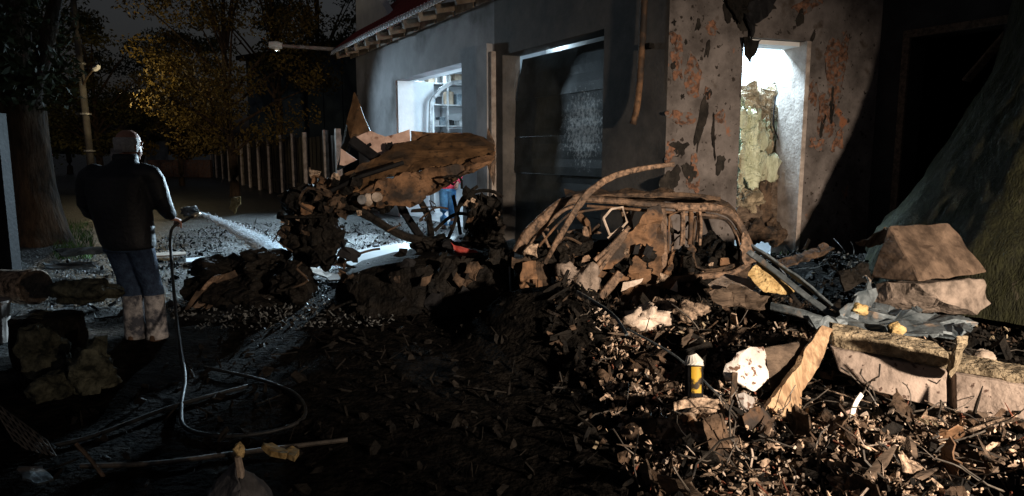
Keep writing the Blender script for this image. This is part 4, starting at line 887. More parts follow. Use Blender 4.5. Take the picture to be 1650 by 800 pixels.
# ------------------------------------------------------------ second wreck: burnt shell seen from the side
W2 = thing('burnt_car', 'burnt-out car shell with bare roof rails beside the scarred end wall', 'car', G(1010, 500))
dz = lambda u: 6.35 + (u - 820) * .0012
def P2(l, off=0): return [R(u, v, dz(u) + off) for u, v in l]
rail = [(832, 408), (850, 378), (878, 350), (905, 328), (940, 318), (990, 320), (1050, 326), (1110, 326), (1150, 325), (1180, 340), (1200, 368), (1212, 402)]
b = MB(); b.bar(catmull(P2(rail[:5]), 5), [.085, .09, .095, .10, .10, .10, .10, .10, .10, .10, .10, .10, .095, .09, .09, .085, .08, .08, .08, .08, .08], .08); obj('windscreen_pillar', b, 'rust2', W2)
b = MB(); b.bar(catmull(P2([(941, 321), (990, 324), (1050, 330), (1102, 333)], -.01), 5), .06, .07); obj('roof_rail', b, 'rust2', W2)
b = MB(); b.bar(catmull(P2([(1090, 333), (1120, 334), (1150, 335), (1176, 344), (1194, 366), (1204, 388), (1212, 404)], -.005), 4), [.085] * 9 + [.085, .085, .08, .08, .08, .075, .075, .07, .07, .07, .065, .06, .06, .06, .06, .06][:16], .08); obj('rear_roof_rail', b, 'rust2', W2)
b = MB(); b.bar(catmull(P2([(905, 322), (990, 318), (1100, 316), (1170, 330), (1195, 372)], 1.25), 4), .07, .06); obj('far_roof_rail', b, 'charb', W2)
b = MB(); b.bar(catmull(P2([(905, 322), (880, 352), (855, 385)], 1.2), 4), .08, .06); obj('far_pillar', b, 'charb', W2)
# roof skin: sagging burnt sheet between the rails
mb = MB(); nu_, nv_ = 22, 10
for s_ in (0, 1):
    for j in range(nv_ + 1):
        for i in range(nu_ + 1):
            u = 925 + (1165 - 925) * i / nu_; vv = 318 + 4 * math.sin(i / nu_ * 3.14) + (10 if u > 1145 else 0)
            q = R(u, vv, dz(u) + 1.2 * j / nv_ + .02); q.z = R(u, 319 if u < 1140 else 326, dz(u)).z + .015 - .07 * math.sin(j / nv_ * math.pi) + noise.noise(V((u * .03, j * .5, 3))) * .035 - .012 * s_
            q.x = R(u, 246, dz(u)).x; mb.v.append(q)
n1 = nu_ + 1; off = n1 * (nv_ + 1)
for j in range(nv_):
    for i in range(nu_):
        a = j * n1 + i; mb.f += [[a, a + 1, a + n1 + 1, a + n1], [off + a + n1, off + a + n1 + 1, off + a + 1, off + a]]
for i in range(nu_): mb.f.append([i, off + i, off + i + 1, i + 1])
obj('roof_skin', mb, 'charb', W2)
for (pts, wd, nm, m, o) in [
    ([(1100, 340), (1101, 368), (1100, 396)], .035, 'rear_door_pillar', 'rust2', .0), ([(1113, 340), (1113, 368), (1111, 394)], .04, 'rear_door_pillar', 'rust', .03), ([(1125, 340), (1126, 368), (1123, 390)], .035, 'rear_door_pillar', 'rust2', .0), ([(1066, 332), (1069, 380), (1070, 470)], .07, 'door_pillar', 'rust2', .01),
    ([(1004, 322), (1012, 345), (1018, 372)], .045, 'seat_frame', 'rust2', .25), ([(998, 322), (1004, 350), (1008, 366)], .03, 'seat_frame', 'rust2', .28),
    ([(1023, 335), (1015, 358)], .02, 'seat_frame', 'pale', .25),
    ([(945, 365), (940, 400), (932, 425)], .07, 'steering_column', 'rust2', .35), ([(930, 345), (945, 360), (948, 385)], .07, 'steering_column', 'rust', .4)]:
    b = MB(); b.bar(catmull(P2(pts, o), 4), wd, .05); obj(nm, b, m, W2)
hd = P2([(972, 352), (985, 337), (1003, 334), (1010, 358), (996, 374), (982, 378), (972, 352)], .02)
b = MB(); b.tube(hd, .013, 6); obj('headrest_frame', b, 'pale', W2)
b = MB(); b.bar(P2([(980, 385), (1000, 368), (1004, 372)], .02), .035, .02); obj('headrest_frame', b, 'pale', W2)
crumple('door_skin', P2([(1062, 330), (1042, 338), (1014, 375), (965, 415), (960, 436), (985, 432), (1020, 404), (1048, 398), (1066, 360)], -.06), 'rust', W2, th=.015, cuts=4, amp=.03, sc=6, seed=1, rag=.012, label='crumpled pale rusted door skin'); ds__ = bpy.context.scene.objects['door_skin']
b = MB()
for k in range(3): b.bar(catmull(P2([(1014 - 3 * k, 366 + 7 * k), (985, 396 + 7 * k), (958 + 3 * k, 420 + 9 * k)], -.11), 4), .04, .03)
obj('door_beam', b, 'rust2', ds__)
crumple('door_skin', P2([(1060, 345), (1070, 400), (1060, 470), (1030, 478), (1010, 445), (1025, 405), (1040, 372)], -.02), 'rust', W2, th=.015, cuts=4, amp=.035, sc=7, seed=4, rag=.02)
lump('inner_lining', R(930, 458, 6.25), (.19, .12, .19), 'capside', W2, .8, 4, 7.3, label='grey scorched panel lump under the windscreen pillar')
b = MB(); b.bar(P2([(968, 480), (985, 460), (1000, 440)], -.12), .08, .03); obj('sill', b, 'rust2', W2)
b = MB(); b.bar(P2([(985, 500), (1030, 486), (1075, 482), (1110, 480)], -.05), .05, .06); obj('sill', b, 'rust', W2)
for k, (pts, m) in enumerate([([(1088, 452), (1092, 470), (1076, 492), (1068, 485)], 'pale'), ([(1040, 460), (1060, 458), (1062, 492), (1042, 492)], 'rust2'), ([(1005, 456), (1035, 448), (1030, 456), (1002, 470)], 'pale'), ([(945, 490), (970, 485), (955, 520), (935, 500)], 'foamy'), ([(840, 425), (862, 420), (870, 470), (850, 500), (838, 460)], 'rust'), ([(1195, 375), (1212, 400), (1222, 420), (1200, 430), (1190, 400)], 'rust2'), ([(890, 500), (915, 490), (930, 505), (900, 520)], 'redbrown'), ([(1040, 392), (1054, 400), (1046, 416), (1036, 408)], 'black'), ([(1022, 395), (1030, 392), (1026, 410), (1018, 408)], 'black')]):
    crumple('torn_panel', P2(pts, -.14), m, W2, th=.012, cuts=2, amp=.02, seed=k + 20, rag=.015)
for k, (u, v, rx, ry, rz, m) in enumerate([(880, 420, .22, .3, .16, 'char'), (920, 410, .25, .35, .2, 'char'), (1000, 420, .3, .35, .18, 'char'), (1100, 440, .4, .4, .2, 'char'), (1160, 420, .25, .35, .22, 'char'), (860, 470, .22, .25, .2, 'char'), (1050, 520, .35, .25, .15, 'charb')]):
    lump('burnt_interior', R(u, v, dz(u) + .35), (rx, ry, rz), m, W2, .8, 5, k + .3, 20, 14)
for k in range(36):
    u, v = U(850, 1190), U(400, 500); a = U(4, 11); pts = [(u + U(-a, 0), v - a), (u + a, v + U(-a, 0)), (u + U(0, a), v + a), (u - a, v + U(0, a))]
    crumple('torn_scrap', P2(pts, U(-.2, .1)), random.choice(['charb', 'char', 'rust', 'rust2', 'brown', 'char']), W2, th=.012, cuts=2, amp=.03, sc=9, seed=k + 60, rag=.02)
for (pts, wd, o) in [([(842, 412), (862, 384), (888, 356), (910, 338), (938, 330)], .035, .06), ([(945, 332), (1000, 336), (1060, 341), (1100, 344)], .025, .05), ([(1100, 346), (1140, 347), (1168, 354), (1184, 374), (1192, 404)], .03, .06), ([(1128, 342), (1129, 368), (1127, 395)], .03, -.03), ([(1098, 342), (1099, 366), (1097, 396)], .03, -.03), ([(1080, 452), (1130, 446), (1180, 440), (1205, 425)], .06, -.05), ([(900, 380), (930, 372), (968, 376)], .03, .5), ([(1076, 345), (1084, 385), (1078, 440)], .03, .12)]:
    b = MB(); b.bar(catmull(P2(pts, o), 5), wd, .04); obj('inner_edge', b, 'rust' if wd < .03 else 'rust2', W2)
for k in range(46):
    u, v = U(850, 1190), U(365, 470); o = U(.0, .8); pts = [(u, v)]
    for _ in range(3): u += U(-26, 26); v += U(-24, 24); pts.append((u, max(345, v)))
    b = MB(); b.tube(catmull(P2(pts, o), 3), U(.005, .016), 5); obj('burnt_wiring', b, random.choice(['charb', 'rust', 'char', 'rust2', 'charb']), W2)
for (pts, wd, o, m) in [([(906, 428), (960, 440), (1020, 452), (1075, 455)], .07, .04, 'rust'), ([(1120, 352), (1158, 352), (1178, 364), (1190, 400), (1184, 426), (1122, 430), (1120, 352)], .022, .02, 'charb'), ([(1078, 348), (1098, 348), (1097, 432), (1078, 436), (1078, 348)], .02, .03, 'rust'), ([(918, 345), (975, 336), (1040, 340)], .022, .07, 'rust'), ([(868, 398), (900, 360), (918, 345)], .022, .08, 'rust'), ([(912, 322), (1000, 316), (1100, 314), (1160, 322)], .05, .62, 'charb'), ([(1040, 318), (1046, 316)], .05, .3, 'charb')]:
    b = MB(); b.bar(catmull(P2(pts, o), 4), wd, .03); obj('window_surround', b, m, W2)
crumple('far_side', P2([(890, 395), (960, 402), (1060, 410), (1170, 404), (1200, 430), (1190, 470), (900, 480)], 1.1), 'charb', W2, th=.03, cuts=4, amp=.06, sc=5, seed=51, rag=.03)
crumple('door_side', P2([(1072, 440), (1085, 400), (1078, 470), (1030, 496), (990, 490), (1010, 462), (1050, 470)], -.04), 'rust', W2, th=.015, cuts=4, amp=.04, sc=7, seed=53, rag=.02)
crumple('rear_door', P2([(1082, 440), (1130, 436), (1185, 428), (1206, 420), (1204, 470), (1150, 484), (1090, 486)], .05), 'charb', W2, th=.02, cuts=4, amp=.05, sc=6, seed=41, rag=.02)
crumple('front_wing', P2([(828, 412), (850, 408), (880, 430), (900, 470), (886, 500), (850, 505), (834, 470)], .02), 'charb', W2, th=.02, cuts=4, amp=.06, sc=6, seed=43, rag=.03)
# bent trim strip arching over the shell
b = MB(); b.bar(catmull([R(878, 424, 6.2), R(900, 385, 6.15), R(930, 335, 6.15), R(955, 305, 6.2), R(990, 284, 6.35), R(1040, 271, 6.5), R(1086, 265, 6.6)], 5), [.040 + .022 * abs(math.sin(i * .11)) for i in range(31)], .03); obj('bent_strip', b, 'rust2', label='long bent rusty strip arching over the burnt car shell', cat='metal strip')
# ------------------------------------------------------------ rubble, named pieces
def tag(o, label, cat, group=None):
    o['label'] = label; o['category'] = cat
    if group: o['group'] = group
    return o
# white board lying behind the first wreck
crumple('white_board', Pp([(536, 414), (640, 396), (672, 397), (646, 414), (566, 432)], [9.6, 10.2, 10.3, 9.4, 8.9]), 'panel', None, th=.03, cuts=2, amp=.006, seed=3, label='bright white board lying between the first wreck and the bay', cat='board')
# charred bundle by the jet
cb = thing('charred_bundle', 'charred bundle of boards with brown split ends where the water lands', 'charred wood', G(390, 515))
for k, (u, v, rx, rz) in enumerate([(385, 440, .42, .20), (430, 425, .28, .14), (440, 470, .36, .20), (350, 470, .26, .2), (400, 490, .4, .16), (470, 455, .2, .16)]):
    lump('charred_mass', R(u, v, 7.6 - .1 * k), (rx, .3, rz), 'char', cb, .8, 5, k * 3.3, 22, 16)
for k, (p0, p1, p2, wd) in enumerate([((302, 512), (335, 478), (370, 455), .09), ((300, 500), (330, 462), (380, 440), .07), ((318, 515), (345, 488), (390, 470), .08), ((330, 508), (352, 480), (420, 465), .06), ((325, 468), (345, 450), (365, 446), .06)]):
    b = MB(); b.bar(catmull(Pp([p0, p1, p2], [6.9, 7.05, 7.3]), 4), [wd * (.5 + .5 * min(1, i / 4)) for i in range(9)], .03); obj('split_board', b, 'rust2' if k % 2 == 0 else 'charb', cb)
for k, (pts, m, lb) in enumerate([
    ([(495, 432), (520, 436), (535, 446), (528, 450), (500, 440)], 'pale', 'pale splintered board end in front of the white board'),
    ([(300, 418), (330, 416), (332, 422), (300, 425)], 'panel', 'thin white lath lying near the man'),
    ([(250, 410), (300, 408), (300, 412), (250, 415)], 'pale', 'long pale lath on the wet ground beside the hose'),
    ([(520, 440), (545, 445), (560, 452), (530, 455)], 'oldwood', 'brown board scrap beside the pale board end')]):
    crumple('lath', [G(u, v, .06) for u, v in pts], m, None, th=.02, cuts=1, amp=.006, seed=k, label=lb, cat='lath')
# far yellowish scrap by the fence foot and small far debris
crumple('torn_packaging', Pp([(372, 320), (386, 318), (390, 330), (378, 345), (370, 336)], 15.5), 'foam', None, th=.03, cuts=2, amp=.04, seed=2, label='yellow torn packaging standing at the foot of the fence', cat='packaging')
lump('metal_scrap', R(308, 342, 12.5), (.16, .12, .10), 'steel', None, .8, 4, 3, label='grey crumpled metal scrap behind the hose nozzle', cat='scrap')
# broken concrete panels, right foreground
for k, (pts, bot, D, lb) in enumerate([
    ([(1340, 562, 4.28), (1430, 580, 4.14), (1528, 600, 4.00)], [(1352, 598, 4.23), (1400, 628, 4.09), (1522, 662, 3.96)], .24, 'long broken foam-concrete panel beside the leaning plank'),
    ([(1538, 603, 3.98), (1600, 614, 3.87), (1700, 632, 3.69)], [(1540, 668, 3.94), (1600, 684, 3.83), (1700, 705, 3.65)], .24, 'foam-concrete panel end beyond the crack at the right edge')]):
    t = thing('broken_concrete', lb, 'concrete panel', R(*bot[1]), 'broken foam-concrete panels')
    fr_ = [R(*q) for q in pts]; bo_ = [R(*q) for q in bot]; bk = V((.08, D, .015))
    ps_ = hull('panel_slab', fr_ + bo_ + [q + bk for q in fr_] + [q + bk for q in bo_], 'concrete', t, .006, .012, 8, k, 3)
    ins = [q + bk * .15 + Z * .004 for q in fr_] + [q + bk * 1.05 + Z * .004 for q in fr_]
    hull('wool_layer', ins + [q + Z * (.10 if k == 0 else .05) for q in ins], 'foamy', ps_, .01, .03, 10, k + 4, 3)
hull('broken_corner', [R(1528, 585, 3.96), R(1545, 540, 3.65), R(1562, 545, 3.68), R(1548, 580, 3.98), R(1530, 615, 3.94), R(1545, 560, 3.85), R(1530, 600, 3.81)], 'foamy', None, .006, .02, 12, 3, label='tan broken corner wedged at the crack between panels', cat='rubble')
# cap stone
cs = thing('cap_stone', 'sloping brown concrete cap stone tipped on the rubble by the tarpaulin', 'cap stone', R(1490, 490, 5.6))
hull('cap', [R(1432, 364, 6.1), R(1530, 360, 6.1), R(1403, 448, 5.85), R(1482, 453, 5.45), R(1590, 440, 5.7), R(1520, 420, 6.6), R(1440, 440, 6.4)], 'capstone', cs, .008, .016, 7, 1, 4)
hull('broken_base', [R(1410, 455, 5.85), R(1482, 458, 5.5), R(1585, 447, 5.72), R(1597, 492, 5.68), R(1578, 507, 5.6), R(1550, 496, 5.55), R(1500, 476, 5.5), R(1405, 500, 5.85), R(1500, 460, 6.3)], 'capside', cs, .006, .03, 8, 4, 4)
# metal channel, rod, foam block, boards
ch = thing('metal_channel', 'dusty blue-grey metal channel slanting from the car shell to the panels', 'metal channel', R(1350, 505, 5.1))
b = MB(); b.bar(catmull(Pp([(1213, 398), (1260, 430), (1310, 468), (1356, 506)], [5.75, 5.55, 5.35, 5.15]), 4), .11, .02, (0, .5, .8)); obj('web', b, 'bluemetal', ch)
b = MB(); b.bar(catmull(Pp([(1206, 406), (1252, 440), (1300, 478), (1345, 512)], [5.72, 5.52, 5.32, 5.12]), 4), .05, .02, (0, 1, -.3)); obj('flange', b, 'bluemetal', ch)
b = MB(); b.bar(catmull(Pp([(1243, 494), (1280, 502), (1335, 520)], [5.2, 5.1, 5.0]), 4), .06, .05); tag(obj('steel_bar', b, 'bluemetal'), 'short blue-grey bar lying under the metal channel', 'bar')
hull('foam_block', [R(1205, 432, 5.6), R(1228, 422, 5.7), R(1285, 462, 5.5), R(1282, 476, 5.45), R(1235, 474, 5.45), R(1212, 455, 5.5), R(1270, 470, 5.8)], 'foam', None, .008, .03, 12, 4, 3, label='yellow torn foam block under the metal channel', cat='foam')
hull('grey_board', [R(1140, 458, 5.6), R(1168, 440, 5.9), R(1225, 455, 5.8), R(1205, 478, 5.4), R(1150, 470, 5.5)], 'capside', None, .006, .02, 9, 6, 3, label='grey fibreboard offcut beside the yellow foam block', cat='board')
crumple('torn_mesh', Pp([(1330, 505), (1400, 498), (1480, 502), (1560, 515), (1565, 535), (1500, 545), (1420, 540), (1350, 530)], [5.3, 5.5, 5.5, 5.3, 4.95, 4.8, 4.85, 4.95]), 'bluemetal', None, th=.02, cuts=5, amp=.08, sc=7, seed=5, rag=.05, label='dusty blue torn foil sheet crumpled over the concrete panels', cat='foil')
crumple('torn_mesh', Pp([(1300, 520), (1350, 508), (1390, 470), (1405, 440), (1398, 490), (1345, 535)], [5.0, 5.0, 5.2, 5.5, 5.3, 4.9]), 'bluemetal', None, th=.015, cuts=4, amp=.06, sc=8, seed=8, rag=.05, label='dusty blue foil strip running up to the cap stone', cat='foil')
lump('foam_crumb', R(1443, 530, 4.8), (.055, .05, .05), 'foam', None, .6, 4, 2, label='small yellow foam crumb on the blue foil', cat='foam')
lump('foam_crumb', R(1385, 498, 5.1), (.06, .05, .04), 'foam', None, .6, 4, 7, label='small yellow foam crumb at the lower end of the metal channel', cat='foam')
lump('stone', R(1583, 575, 4.6), (.07, .06, .05), 'pale', None, .4, 3, 6, label='rounded pale stone behind the cracked panels', cat='stone')
for k, (pts, D, m, lb) in enumerate([
    ([(1378, 392), (1425, 368), (1450, 372), (1442, 384), (1400, 402)], 6.5, 'wood', 'tan splintered board behind the cap stone'),
    ([(1250, 420), (1330, 395), (1345, 402), (1262, 432)], 6.6, 'charb', 'charred board lying at the foot of the end wall'),
    ([(1352, 440), (1398, 425), (1404, 450), (1360, 470)], 5.9, 'char', 'blackened sheet piece left of the cap stone'),
    ([(1142, 470), (1180, 462), (1240, 480), (1232, 500), (1160, 492)], 5.3, 'oldwood', 'weathered brown board under the grey fibreboard'),
    ([(1010, 600), (1060, 560), (1075, 568), (1028, 616)], 4.5, 'charb', 'charred narrow board in front of the pale frayed bundle'),
    ([(1060, 705), (1110, 668), (1150, 690), (1138, 730), (1090, 742)], 3.5, 'rust', 'rust-brown torn sheet left of the leaning plank'),
    ([(1140, 735), (1190, 728), (1210, 765), (1180, 800), (1146, 790)], 3.25, 'brown', 'scorched brown sheet below the leaning plank'),
    ([(1290, 735), (1330, 745), (1420, 800), (1395, 815), (1320, 775)], 3.2, 'oldwood', 'broken brown board sloping to the bottom edge'),
    ([(1455, 725), (1540, 700), (1575, 722), (1500, 760)], 3.6, 'charb', 'dark torn sheet in front of the long concrete panel'),
    ([(1000, 700), (1040, 665), (1062, 690), (1040, 740)], 3.6, 'charb', 'black-brown torn sheet at the dark edge of the debris'),
    ([(1520, 780), (1580, 770), (1610, 800), (1560, 825)], 3.1, 'rust2', 'pale rusted sheet at the lower right corner')]):
    crumple('debris_board', Pp(pts, [D + .12 * math.sin(i * 1.7) for i in range(len(pts))]), m, None, th=.02, cuts=4, amp=.03, sc=8, seed=k + 5, rag=.015, label=lb, cat='board')
# plaster block with dark board, leaning plank
hull('plaster_block', [R(1163, 598, 3.95), R(1178, 580, 4.0), R(1200, 560, 4.05), R(1231, 557, 4.1), R(1240, 612, 4.0), R(1216, 632, 3.95), R(1196, 622, 3.9), R(1182, 612, 3.9), R(1215, 600, 4.15), R(1170, 615, 3.95)], 'white', None, .005, .02, 14, 5, 3, label='speckled white plaster lump leaning against the plank', cat='plaster')
crumple('plaster_shard', Pp([(1186, 640), (1198, 636), (1217, 644), (1212, 668), (1200, 692), (1194, 672)], [3.85, 3.85, 3.82, 3.78, 3.72, 3.75]), 'white', None, th=.03, cuts=2, amp=.004, seed=2, label='clean white plaster shard below the speckled lump', cat='plaster')
hull('brown_slab', [R(1232, 560, 4.15), R(1300, 548, 4.35), R(1310, 556, 4.3), R(1262, 625, 4.1), R(1242, 640, 4.05), R(1240, 560, 4.3), R(1290, 600, 4.4)], 'oldwood', None, .006, .008, 8, 2, 2, label='dark brown slab behind the white plaster lump', cat='slab')
pk = Pp([(1320, 527), (1336, 533), (1318, 585), (1283, 640), (1281, 662), (1262, 700), (1205, 732), (1196, 716), (1215, 672), (1240, 640), (1262, 612), (1290, 570)], [4.35, 4.35, 4.2, 4.05, 4.0, 3.85, 3.55, 3.55, 3.75, 3.9, 4.0, 4.2])
crumple('plank', pk, 'wood', None, th=.035, cuts=3, amp=.006, sc=6, seed=1, rag=.006, label='light splintered wooden plank leaning upright in the rubble', cat='plank')
# canister with yellow label
cn = thing('canister', 'black canister with a yellow label and white cap among the debris', 'canister', R(1117, 640, 4.2))
c0 = R(1118, 640, 3.72); c1 = R(1118, 590, 3.78); c2 = R(1114, 572, 3.8); ax_ = (c1 - c0).normalized()
b = MB(); b.tube([c0, c1], .052, 16); cb_ = obj('body', b, 'black', cn, smooth=False)
b = MB(); rr = .0535; cx_ = V((1, 0, 0)); cy_ = ax_.cross(cx_).normalized(); 
rg = lambda c, r: [c + cx_ * math.cos(a) * r + cy_ * math.sin(a) * r for a in [math.radians(205 + 10 * k) for k in range(10)]]
q_ = [c0 + (c1 - c0) * .12, c0 + (c1 - c0) * .96]
sgn = -1 if cy_.y > 0 else 1
rg = lambda c, r: [c + cx_ * math.cos(a) * r + cy_ * sgn * math.sin(a) * r for a in [math.radians(55 + 8 * k) for k in range(9)]]
b.loft([rg(q_[0], rr) + rg(q_[0], rr - .004)[::-1], rg(q_[1], rr) + rg(q_[1], rr - .004)[::-1]]); obj('label_band', b, 'yellow', cb_)
b = MB(); b.tube([c1 + ax_ * .001, c1 + ax_ * .02, c2], [.057, .055, .03], 16); obj('cap', b, 'whiteplastic', cb_)
# yellow foam scraps in the near right
for k, (u, v, D, r, m, lb) in enumerate([(1222, 738, 3.45, .075, 'foam', 'torn yellow foam piece at the foot of the plank'), (1240, 752, 3.4, .05, 'foam', 'curled yellow foam strip just below the plank foot'), (1352, 715, 3.55, .10, 'foam', 'bright yellow foam clump right of the plank foot'), (1410, 750, 3.4, .13, 'foamy', 'long tan foam log in the near debris'), (1425, 775, 3.25, .08, 'foam', 'yellow foam lump at the bottom edge'), (1600, 720, 3.7, .22, 'capside', 'grey-brown concrete lump under the right panel'), (1560, 690, 3.95, .10, 'foamy', 'tan crumbly lump below the crack of the panels'), (1590, 755, 3.4, .16, 'concrete', 'pale brown concrete lump at the right bottom edge'), (1505, 690, 4.0, .26, 'char', 'dark rounded lump in the shade below the long panel'), (1440, 650, 4.3, .2, 'char', 'charred lump under the front of the long panel'), (1135, 660, 3.8, .12, 'brown', 'brown crumpled lump left of the plaster shard'), (1040, 510, 5.2, .16, 'pale', 'pale frayed bundle in front of the car shell'), (1110, 500, 5.4, .12, 'brown', 'brown frayed bundle below the sill of the car shell'), (1090, 690, 3.6, .10, 'brown', 'scorched cloth wad left of the leaning plank')]):
    lump('debris_lump', R(u, v, D), (r, r * .8, r * .62), m, None, .9, 4, k * 1.3 + .4, 24, 18, label=lb, cat='debris')
b = MB(); b.bar(catmull(Pp([(1370, 700), (1375, 660), (1388, 636)], [3.7, 3.75, 3.8]), 4), .03, .012); tag(obj('white_strip', b, 'whiteplastic'), 'small curved white strip sticking up in front of the long panel', 'strip')
crumple('plastic_film', Pp([(1330, 672), (1362, 668), (1382, 655), (1376, 685), (1345, 695)], [3.85, 3.85, 3.85, 3.75, 3.7]), 'pinkmetal', None, th=.006, cuts=4, amp=.04, sc=14, seed=3, rag=.02, label='crumpled pinkish plastic film by the white strip', cat='film')
for k, (pts, w_, m, lb) in enumerate([([(1245, 775), (1300, 752), (1340, 728)], .025, 'oldwood', 'thin brown lath pointing to the yellow foam clump'), ([(1322, 690), (1321, 720)], .012, 'wood', 'short upright stick in front of the pink film'), ([(1160, 690), (1180, 640), (1184, 600)], .035, 'charb', 'thin charred strip along the left side of the plaster lump'), ([(1085, 655), (1130, 648), (1165, 655)], .05, 'brown', 'short brown strip lying below the yellow canister'), ([(1010, 530), (1090, 575), (1160, 640)], .014, 'bluemetal', 'thin grey rod running down towards the plaster lump'), ([(1300, 770), (1350, 800), (1380, 830)], .07, 'bluemetal', 'blue-grey strip at the bottom edge below the lath'), ([(930, 470), (985, 505), (1010, 540)], .02, 'bluemetal', 'thin dull rod in front of the grey scorched panel')]):
    n_ = len(pts); b = MB(); b.bar(catmull(Pp(pts, [4.6 - .35 * i if k in (4, 6) else 3.6 + .04 * i for i in range(n_)] if k != 2 else [3.75, 3.85, 3.9]), 4), w_, .012); tag(obj('debris_strip', b, m), lb, 'strip')
crumple('blue_tin', Pp([(905, 508), (930, 515), (925, 528), (908, 524)], 5.4), 'bluemetal', None, th=.02, cuts=2, amp=.02, seed=4, label='bluish crushed tin in front of the burnt shell', cat='tin')
# ------------------------------------------------------------ left foreground
lg_ = thing('log', 'short brown log lying by the left edge', 'log', G(30, 490))
q = R(-40, 462, 6.2); q2 = R(58, 462, 5.9); rl = .155
b = MB(); b.tube(catmull([q, q.lerp(q2, .5), q2], 6), rl, 20)
for v in b.v: v += noise.noise_vector(v * 5) * .012
bk_ = obj('bark', b, 'brown', lg_, smooth=True)
d_ = (q2 - q).normalized(); b = MB(); b.tube([q2 + d_ * .001, q2 + d_ * .012], rl * .93, 20); obj('sawn_end', b, 'oldwood', bk_)
bk = thing('bucket', 'pale grey bucket cut by the left edge below the log', 'bucket', G(-8, 560))
c = G(-12, 552); b = MB(); b.tube([c, c + Z * .34], [.12, .15], 20); obj('body', b, 'post', bk); b = MB(); b.tube([c + Z * .341, c + Z * .36], .16, 20); obj('rim', b, 'post', [x for x in bk.children][0])
for k, (u, v, D, rx, rz, lb) in enumerate([(70, 575, 4.55, .14, .22, 'mossy stone nearest the log'), (150, 600, 4.35, .13, .20, 'mossy stone just left of the hanging hose'), (85, 625, 4.2, .10, .09, 'small mossy stone under the larger ones'), (140, 470, 5.2, .28, .09, 'flat dark mossy block beside the legs of the man')]):
    c = R(u, v, D); c.z = max(c.z, .05); lump('mossy_stone', c, (rx, .14, rz), 'moss', None, .7, 5, k * 2.7, 24, 18, label=lb, cat='stone', group='mossy stones by the man')
hull('dark_block', [V((x, y, z)) for x in (-3.62, -3.22) for y in (4.75, 5.05) for z in (0, .42)], 'char', None, .02, .02, 7, 3, 3, label='dark low block standing in front of the left leg of the man', cat='block')
for k, (u, v, lb) in enumerate([(130, 400, 'dark curved board lying between trunk and man'), (110, 422, 'flat dark panel lying at the foot of the trunk')]):
    crumple('dark_board', [G(u - 40, v + 4, .1), G(u + 40, v, .22), G(u + 50, v + 8, .15), G(u - 30, v + 14, .08)], 'bluemetal', None, th=.03, cuts=3, amp=.02, seed=k, label=lb, cat='board')
# wire mesh panels bottom left
wm = thing('wire_mesh', 'bent rusty wire mesh lying at the lower left edge', 'wire mesh', G(30, 690))
def gw(a, b_): return R(-20 + a * 95 + b_ * 22, 640 + a * 70 + b_ * 36, 3.75 - .25 * a - .1 * b_) 
for k in range(6):
    b = MB(); b.tube([gw(f / 5, k * .38) for f in range(6)], .004, 5); obj('wire', b, 'wire', wm)
for k in range(9):
    b = MB(); b.tube([gw(k / 8, f * .5) for f in range(5)], .004, 5); obj('wire', b, 'wire', wm)
b = MB(); b.tube(Pp([(122, 715), (145, 740), (172, 775)], 3.2), .010, 6); tag(obj('reinforcing_rod', b, 'rust2'), 'short rusty rod with a hooked end near the wire mesh', 'rod')
crumple('blue_rag', [G(u, v, .05) for u, v in [(30, 755), (75, 748), (88, 765), (60, 778), (35, 772)]], 'bluemetal', None, th=.01, cuts=3, amp=.03, seed=4, label='dull blue rag on the ground under the wire mesh', cat='rag')
# foam-topped stake with a grey sheet over it
stk = thing('draped_stake', 'pale split stake with a dark grey sheet draped round it at the bottom edge', 'stake', R(388, 800, 2.75))
b = MB(); b.bar(Pp([(383, 736), (387, 760), (388, 790), (392, 830)], 2.72), [.022, .030, .018, .034], .03); obj('stake', b, 'pale', stk)
crumple('sheet', Pp([(381, 742), (386, 790), (392, 840), (318, 840), (340, 790)], [2.74, 2.66, 2.55, 2.7, 2.78]), 'clothg', stk, th=.008, cuts=4, amp=.02, sc=8, seed=3, rag=.008)
crumple('sheet', Pp([(390, 745), (440, 800), (470, 840), (396, 840), (391, 790)], [2.76, 2.85, 2.8, 2.55, 2.66]), 'clothg', stk, th=.008, cuts=4, amp=.02, sc=8, seed=5, rag=.008)
lump('foam_crumb', R(386, 726, 2.74), (.024, .022, .03), 'foam', None, .5, 4, 4, 16, 12, label='yellow foam crumb stuck on top of the stake', cat='foam')
for k, (pts, lb) in enumerate([([(424, 714), (440, 712), (468, 724), (462, 732), (436, 728)], 'long yellow foam chip lying right of the stake'), ([(455, 736), (470, 726), (482, 734), (474, 744)], 'short yellow foam chip beside the longer one')]):
    crumple('foam_chip', Pp(pts, [2.9, 2.95, 2.92, 2.85, 2.85][:len(pts)]), 'foam', None, th=.025, cuts=2, amp=.008, sc=12, seed=k, label=lb, cat='foam')
